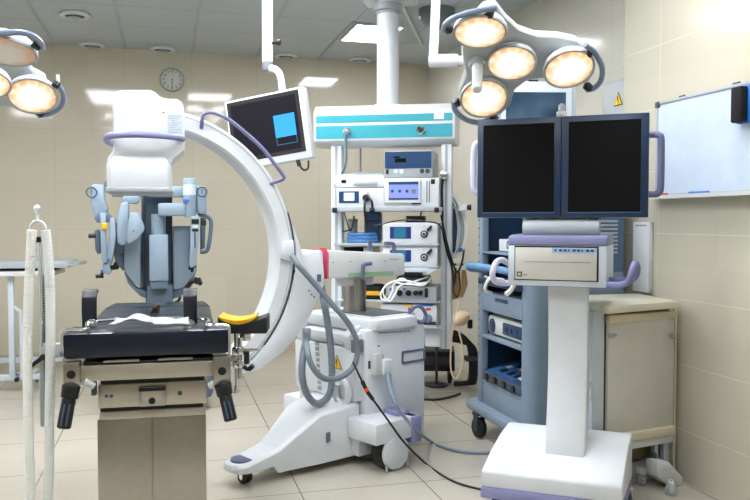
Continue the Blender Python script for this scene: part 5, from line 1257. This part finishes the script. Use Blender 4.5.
# ================================================================== SURGICAL LAMPS
def to_cam(P): return (CAM-P).normalized()
def pod_normal(P, ratio, tilt):
    v = to_cam(P); hv = V((v.x, v.y, 0)).normalized(); el = math.asin(v.z)-math.acos(ratio)
    n = hv*math.cos(el)+V((0, 0, 1))*math.sin(el)
    return (Matrix.Rotation(R_(tilt), 3, v) @ n).normalized()
def on_plane(px, py, P, n):
    r = ray(px, py); return CAM+r*((P-CAM).dot(n)/r.dot(n))
def pod(t, P, n, r, glass):
    """one lamp head: dome, rim and lit glass; P centre of glass (relative to thing), n outward"""
    M = Matrix.Translation(P) @ n.to_track_quat('Z', 'Y').to_matrix().to_4x4()
    d = MB().lathe([(r*1.01, .0), (r*1.025, -.004), (r*1.015, -.014), (r*.95, -.03), (r*.8, -.046), (r*.55, -.058), (r*.3, -.064), (0, -.066)], M, 40).build('lamp_dome', WHITE, t)
    g = MB().lathe([(r*1.0, -.004), (r*.99, .002), (r*.8, .008), (r*.4, .012), (.0, .013)], None, 40).build('lamp_glass', glass, d); g.matrix_local = M
    ri = MB().lathe([(r*.995, .004), (r*1.025, .006), (r*1.03, -.004), (r*1.0, -.006)], M, 40); ri.build('glass_ring', LGREY, d)
    return d
def lamp(name, label, hub, pods, outline, handles, mounts, mdep=.05, push=.045):
    P0 = at(*hub); t = thing(name, Frame(P0), label, 'surgical lamp'); info = []
    for px, py, d, hw, ratio, tilt, g in pods:
        P = at(px, py, d); n = pod_normal(P, ratio, tilt); info.append((P, n)); pod(t, P-P0, n, hw/780*d, g)
    N = sum((n for P, n in info), V()).normalized(); C0 = sum((P for P, n in info), V())/len(info)
    # plate plane fitted through the pods
    a = info[0][0]; best = (info[-1][0]-a).cross(info[1][0]-a).normalized()
    if best.dot(N) < 0: best = -best
    if best.dot(N) > .6: N = (best*.6+N*.4).normalized()
    Cb = C0-N*push
    MB().prism([on_plane(x, y, Cb, N)-P0 for x, y in outline], -N*mdep).build('body_plate', mat('lamp_body_grey', (172, 177, 178), .4), t, .015)
    for k, pts in handles:
        P, n = info[k]; pp = [on_plane(x, y, P-n*.01, n)-P0 for x, y in pts]
        MB().tube(pp, .0125, n=8, sm=5).build('lamp_handle', mat('lamp_handle_blue_grey', (116, 130, 150), .35), t)
    for k, x, y in mounts:
        P, n = info[k]; MB().box(on_plane(x, y, P-n*.01, n)-P0, (.034, .03, .03), (0, 30, 20), .005).build('handle_mount', BLACK, t)
    return t, P0, N, info
outl = [(463, 60), (462, 42), (470, 24), (484, 8), (497, 6), (507, 19), (520, 31), (537, 37), (560, 38), (578, 42), (592, 55), (596, 72), (588, 84), (570, 86), (545, 79), (528, 81), (516, 90), (511, 105), (500, 117), (478, 119), (462, 108), (459, 92), (466, 76)]
t, P0, N, info = lamp('surgical_lamp', 'lit four-headed surgical lamp hanging in the upper right above the double monitor stand', (511, 63, 3.42),
    [(480, 32, 3.22, 26.5, .58, 0, LAMPLIT), (511.5, 63, 3.40, 24.5, .68, 0, LAMPLIT), (569, 69, 3.36, 25, .70, 14, LAMPLIT), (484, 98.5, 3.56, 23.5, .78, 6, LAMPLIT)],
    outl, [(0, [(443.5, 30), (446, 24), (455, 17.5), (470, 12.5), (485, 9.5), (497, 8)]),
           (2, [(585, 45), (595, 53), (602, 67), (601, 80), (594, 88), (586, 90)]),
           (3, [(453.5, 101), (455, 110), (464, 118.5), (478, 122.5), (497, 118)])],
    [(0, 489, 13.5), (0, 448, 29), (2, 588, 53), (2, 588, 87), (3, 457, 102.5), (3, 494, 118)])
h0 = at(477.5, 64, 3.40)-P0; h1 = at(477, 90, 3.3)-P0
MB().cyl(h0, h1, .024, .021, n=20, bev=.006).build('sterile_handle', WHITE, t)
MB().cyl(h0+V((0, .02, .035)), h0+V((0, 0, -.012)), .038, n=24, bev=.01).build('handle_hub', LGREY, t)
a0 = at(433.5, 57, 3.6)-P0; a1 = at(436, 0, 3.6)-P0; a1 = a0+(a1-a0)*((H-P0.z-a0.z)/(a1.z-a0.z))
MB().tube([a0, a0.lerp(a1, .3), a1], .021, n=16, sm=0).build('drop_arm', WHITE, t)
MB().cyl(at(429.5, 61, 3.6)-P0, at(458, 60.5, 3.56)-P0, .030, n=24, bev=.006).cyl(at(456, 60.5, 3.56)-P0, at(472, 60.5, 3.5)-P0, .021, n=20).build('side_arm', WHITE, t)
MB().cyl(a1-V((0, 0, .05)), a1, .1, .12, n=32).build('ceiling_rose', WHITE, t)
outl2 = [(-30, 70), (-10, 58), (16, 58), (26, 63), (34, 74), (46, 80), (50, 92), (34, 104), (14, 108), (-6, 106), (-30, 100)]
t, P0, N, info = lamp('surgical_lamp', 'surgical lamp cut off by the left photo edge, its upper head dim', (5, 78, 3.4),
    [(5, 51, 2.98, 30, .43, -8, LAMPDIM), (-15, 84, 3.4, 24, .6, 0, LAMPLIT), (32.5, 96, 3.66, 23.5, .72, -4, LAMPLIT)],
    outl2, [(0, [(-22, 42), (-8, 35), (5, 33), (21, 32.5), (33, 36), (40.5, 42.5), (42.5, 48)]), (2, [(56, 83), (62.5, 91), (63.5, 100), (59, 108.5), (49, 114), (38, 115.5)])],
    [(0, 37, 45), (2, 56, 84.5), (2, 40, 113.5)], .04, .16)
p = at(58, 80, 3.66)-P0; MB().cyl(p-V((0, 0, .01)), p+V((0, 0, .025)), .008, n=12).build('peg', WHITE, t)
c = at(-26, 70, 3.5)-P0; tp = V((c.x, c.y, H-P0.z))
MB().cyl(c, tp, .022, n=18).cyl(tp-V((0, 0, .05)), tp, .1, .12, n=32).build('drop_arm', WHITE, t)
p = at(427, 12, 5.95)
t = thing('ceiling_rose', Frame((p.x+.08, p.y, H)), 'grey bell-shaped ceiling mount behind the lamp arm', 'ceiling mount')
MB().lathe([(.14, 0), (.14, -.04), (.13, -.08), (.1, -.11), (.05, -.125)], n=36).build('bell', GREY, t)
MB().cyl((0, 0, -.125), (0, 0, -.15), .03, n=18).build('stub', GREY, t)

# ------------------------------------------------------------------ light and look
wd = bpy.data.worlds.new('world'); SC.world = wd; wd.use_nodes = True
wd.node_tree.nodes['Background'].inputs[0].default_value = (.8, .9, 1, 1); wd.node_tree.nodes['Background'].inputs[1].default_value = .3
vs = SC.view_settings; vs.view_transform = 'Standard'; vs.look = 'None'; vs.gamma = 1; vs.use_curve_mapping = False
vs.exposure = 0.68
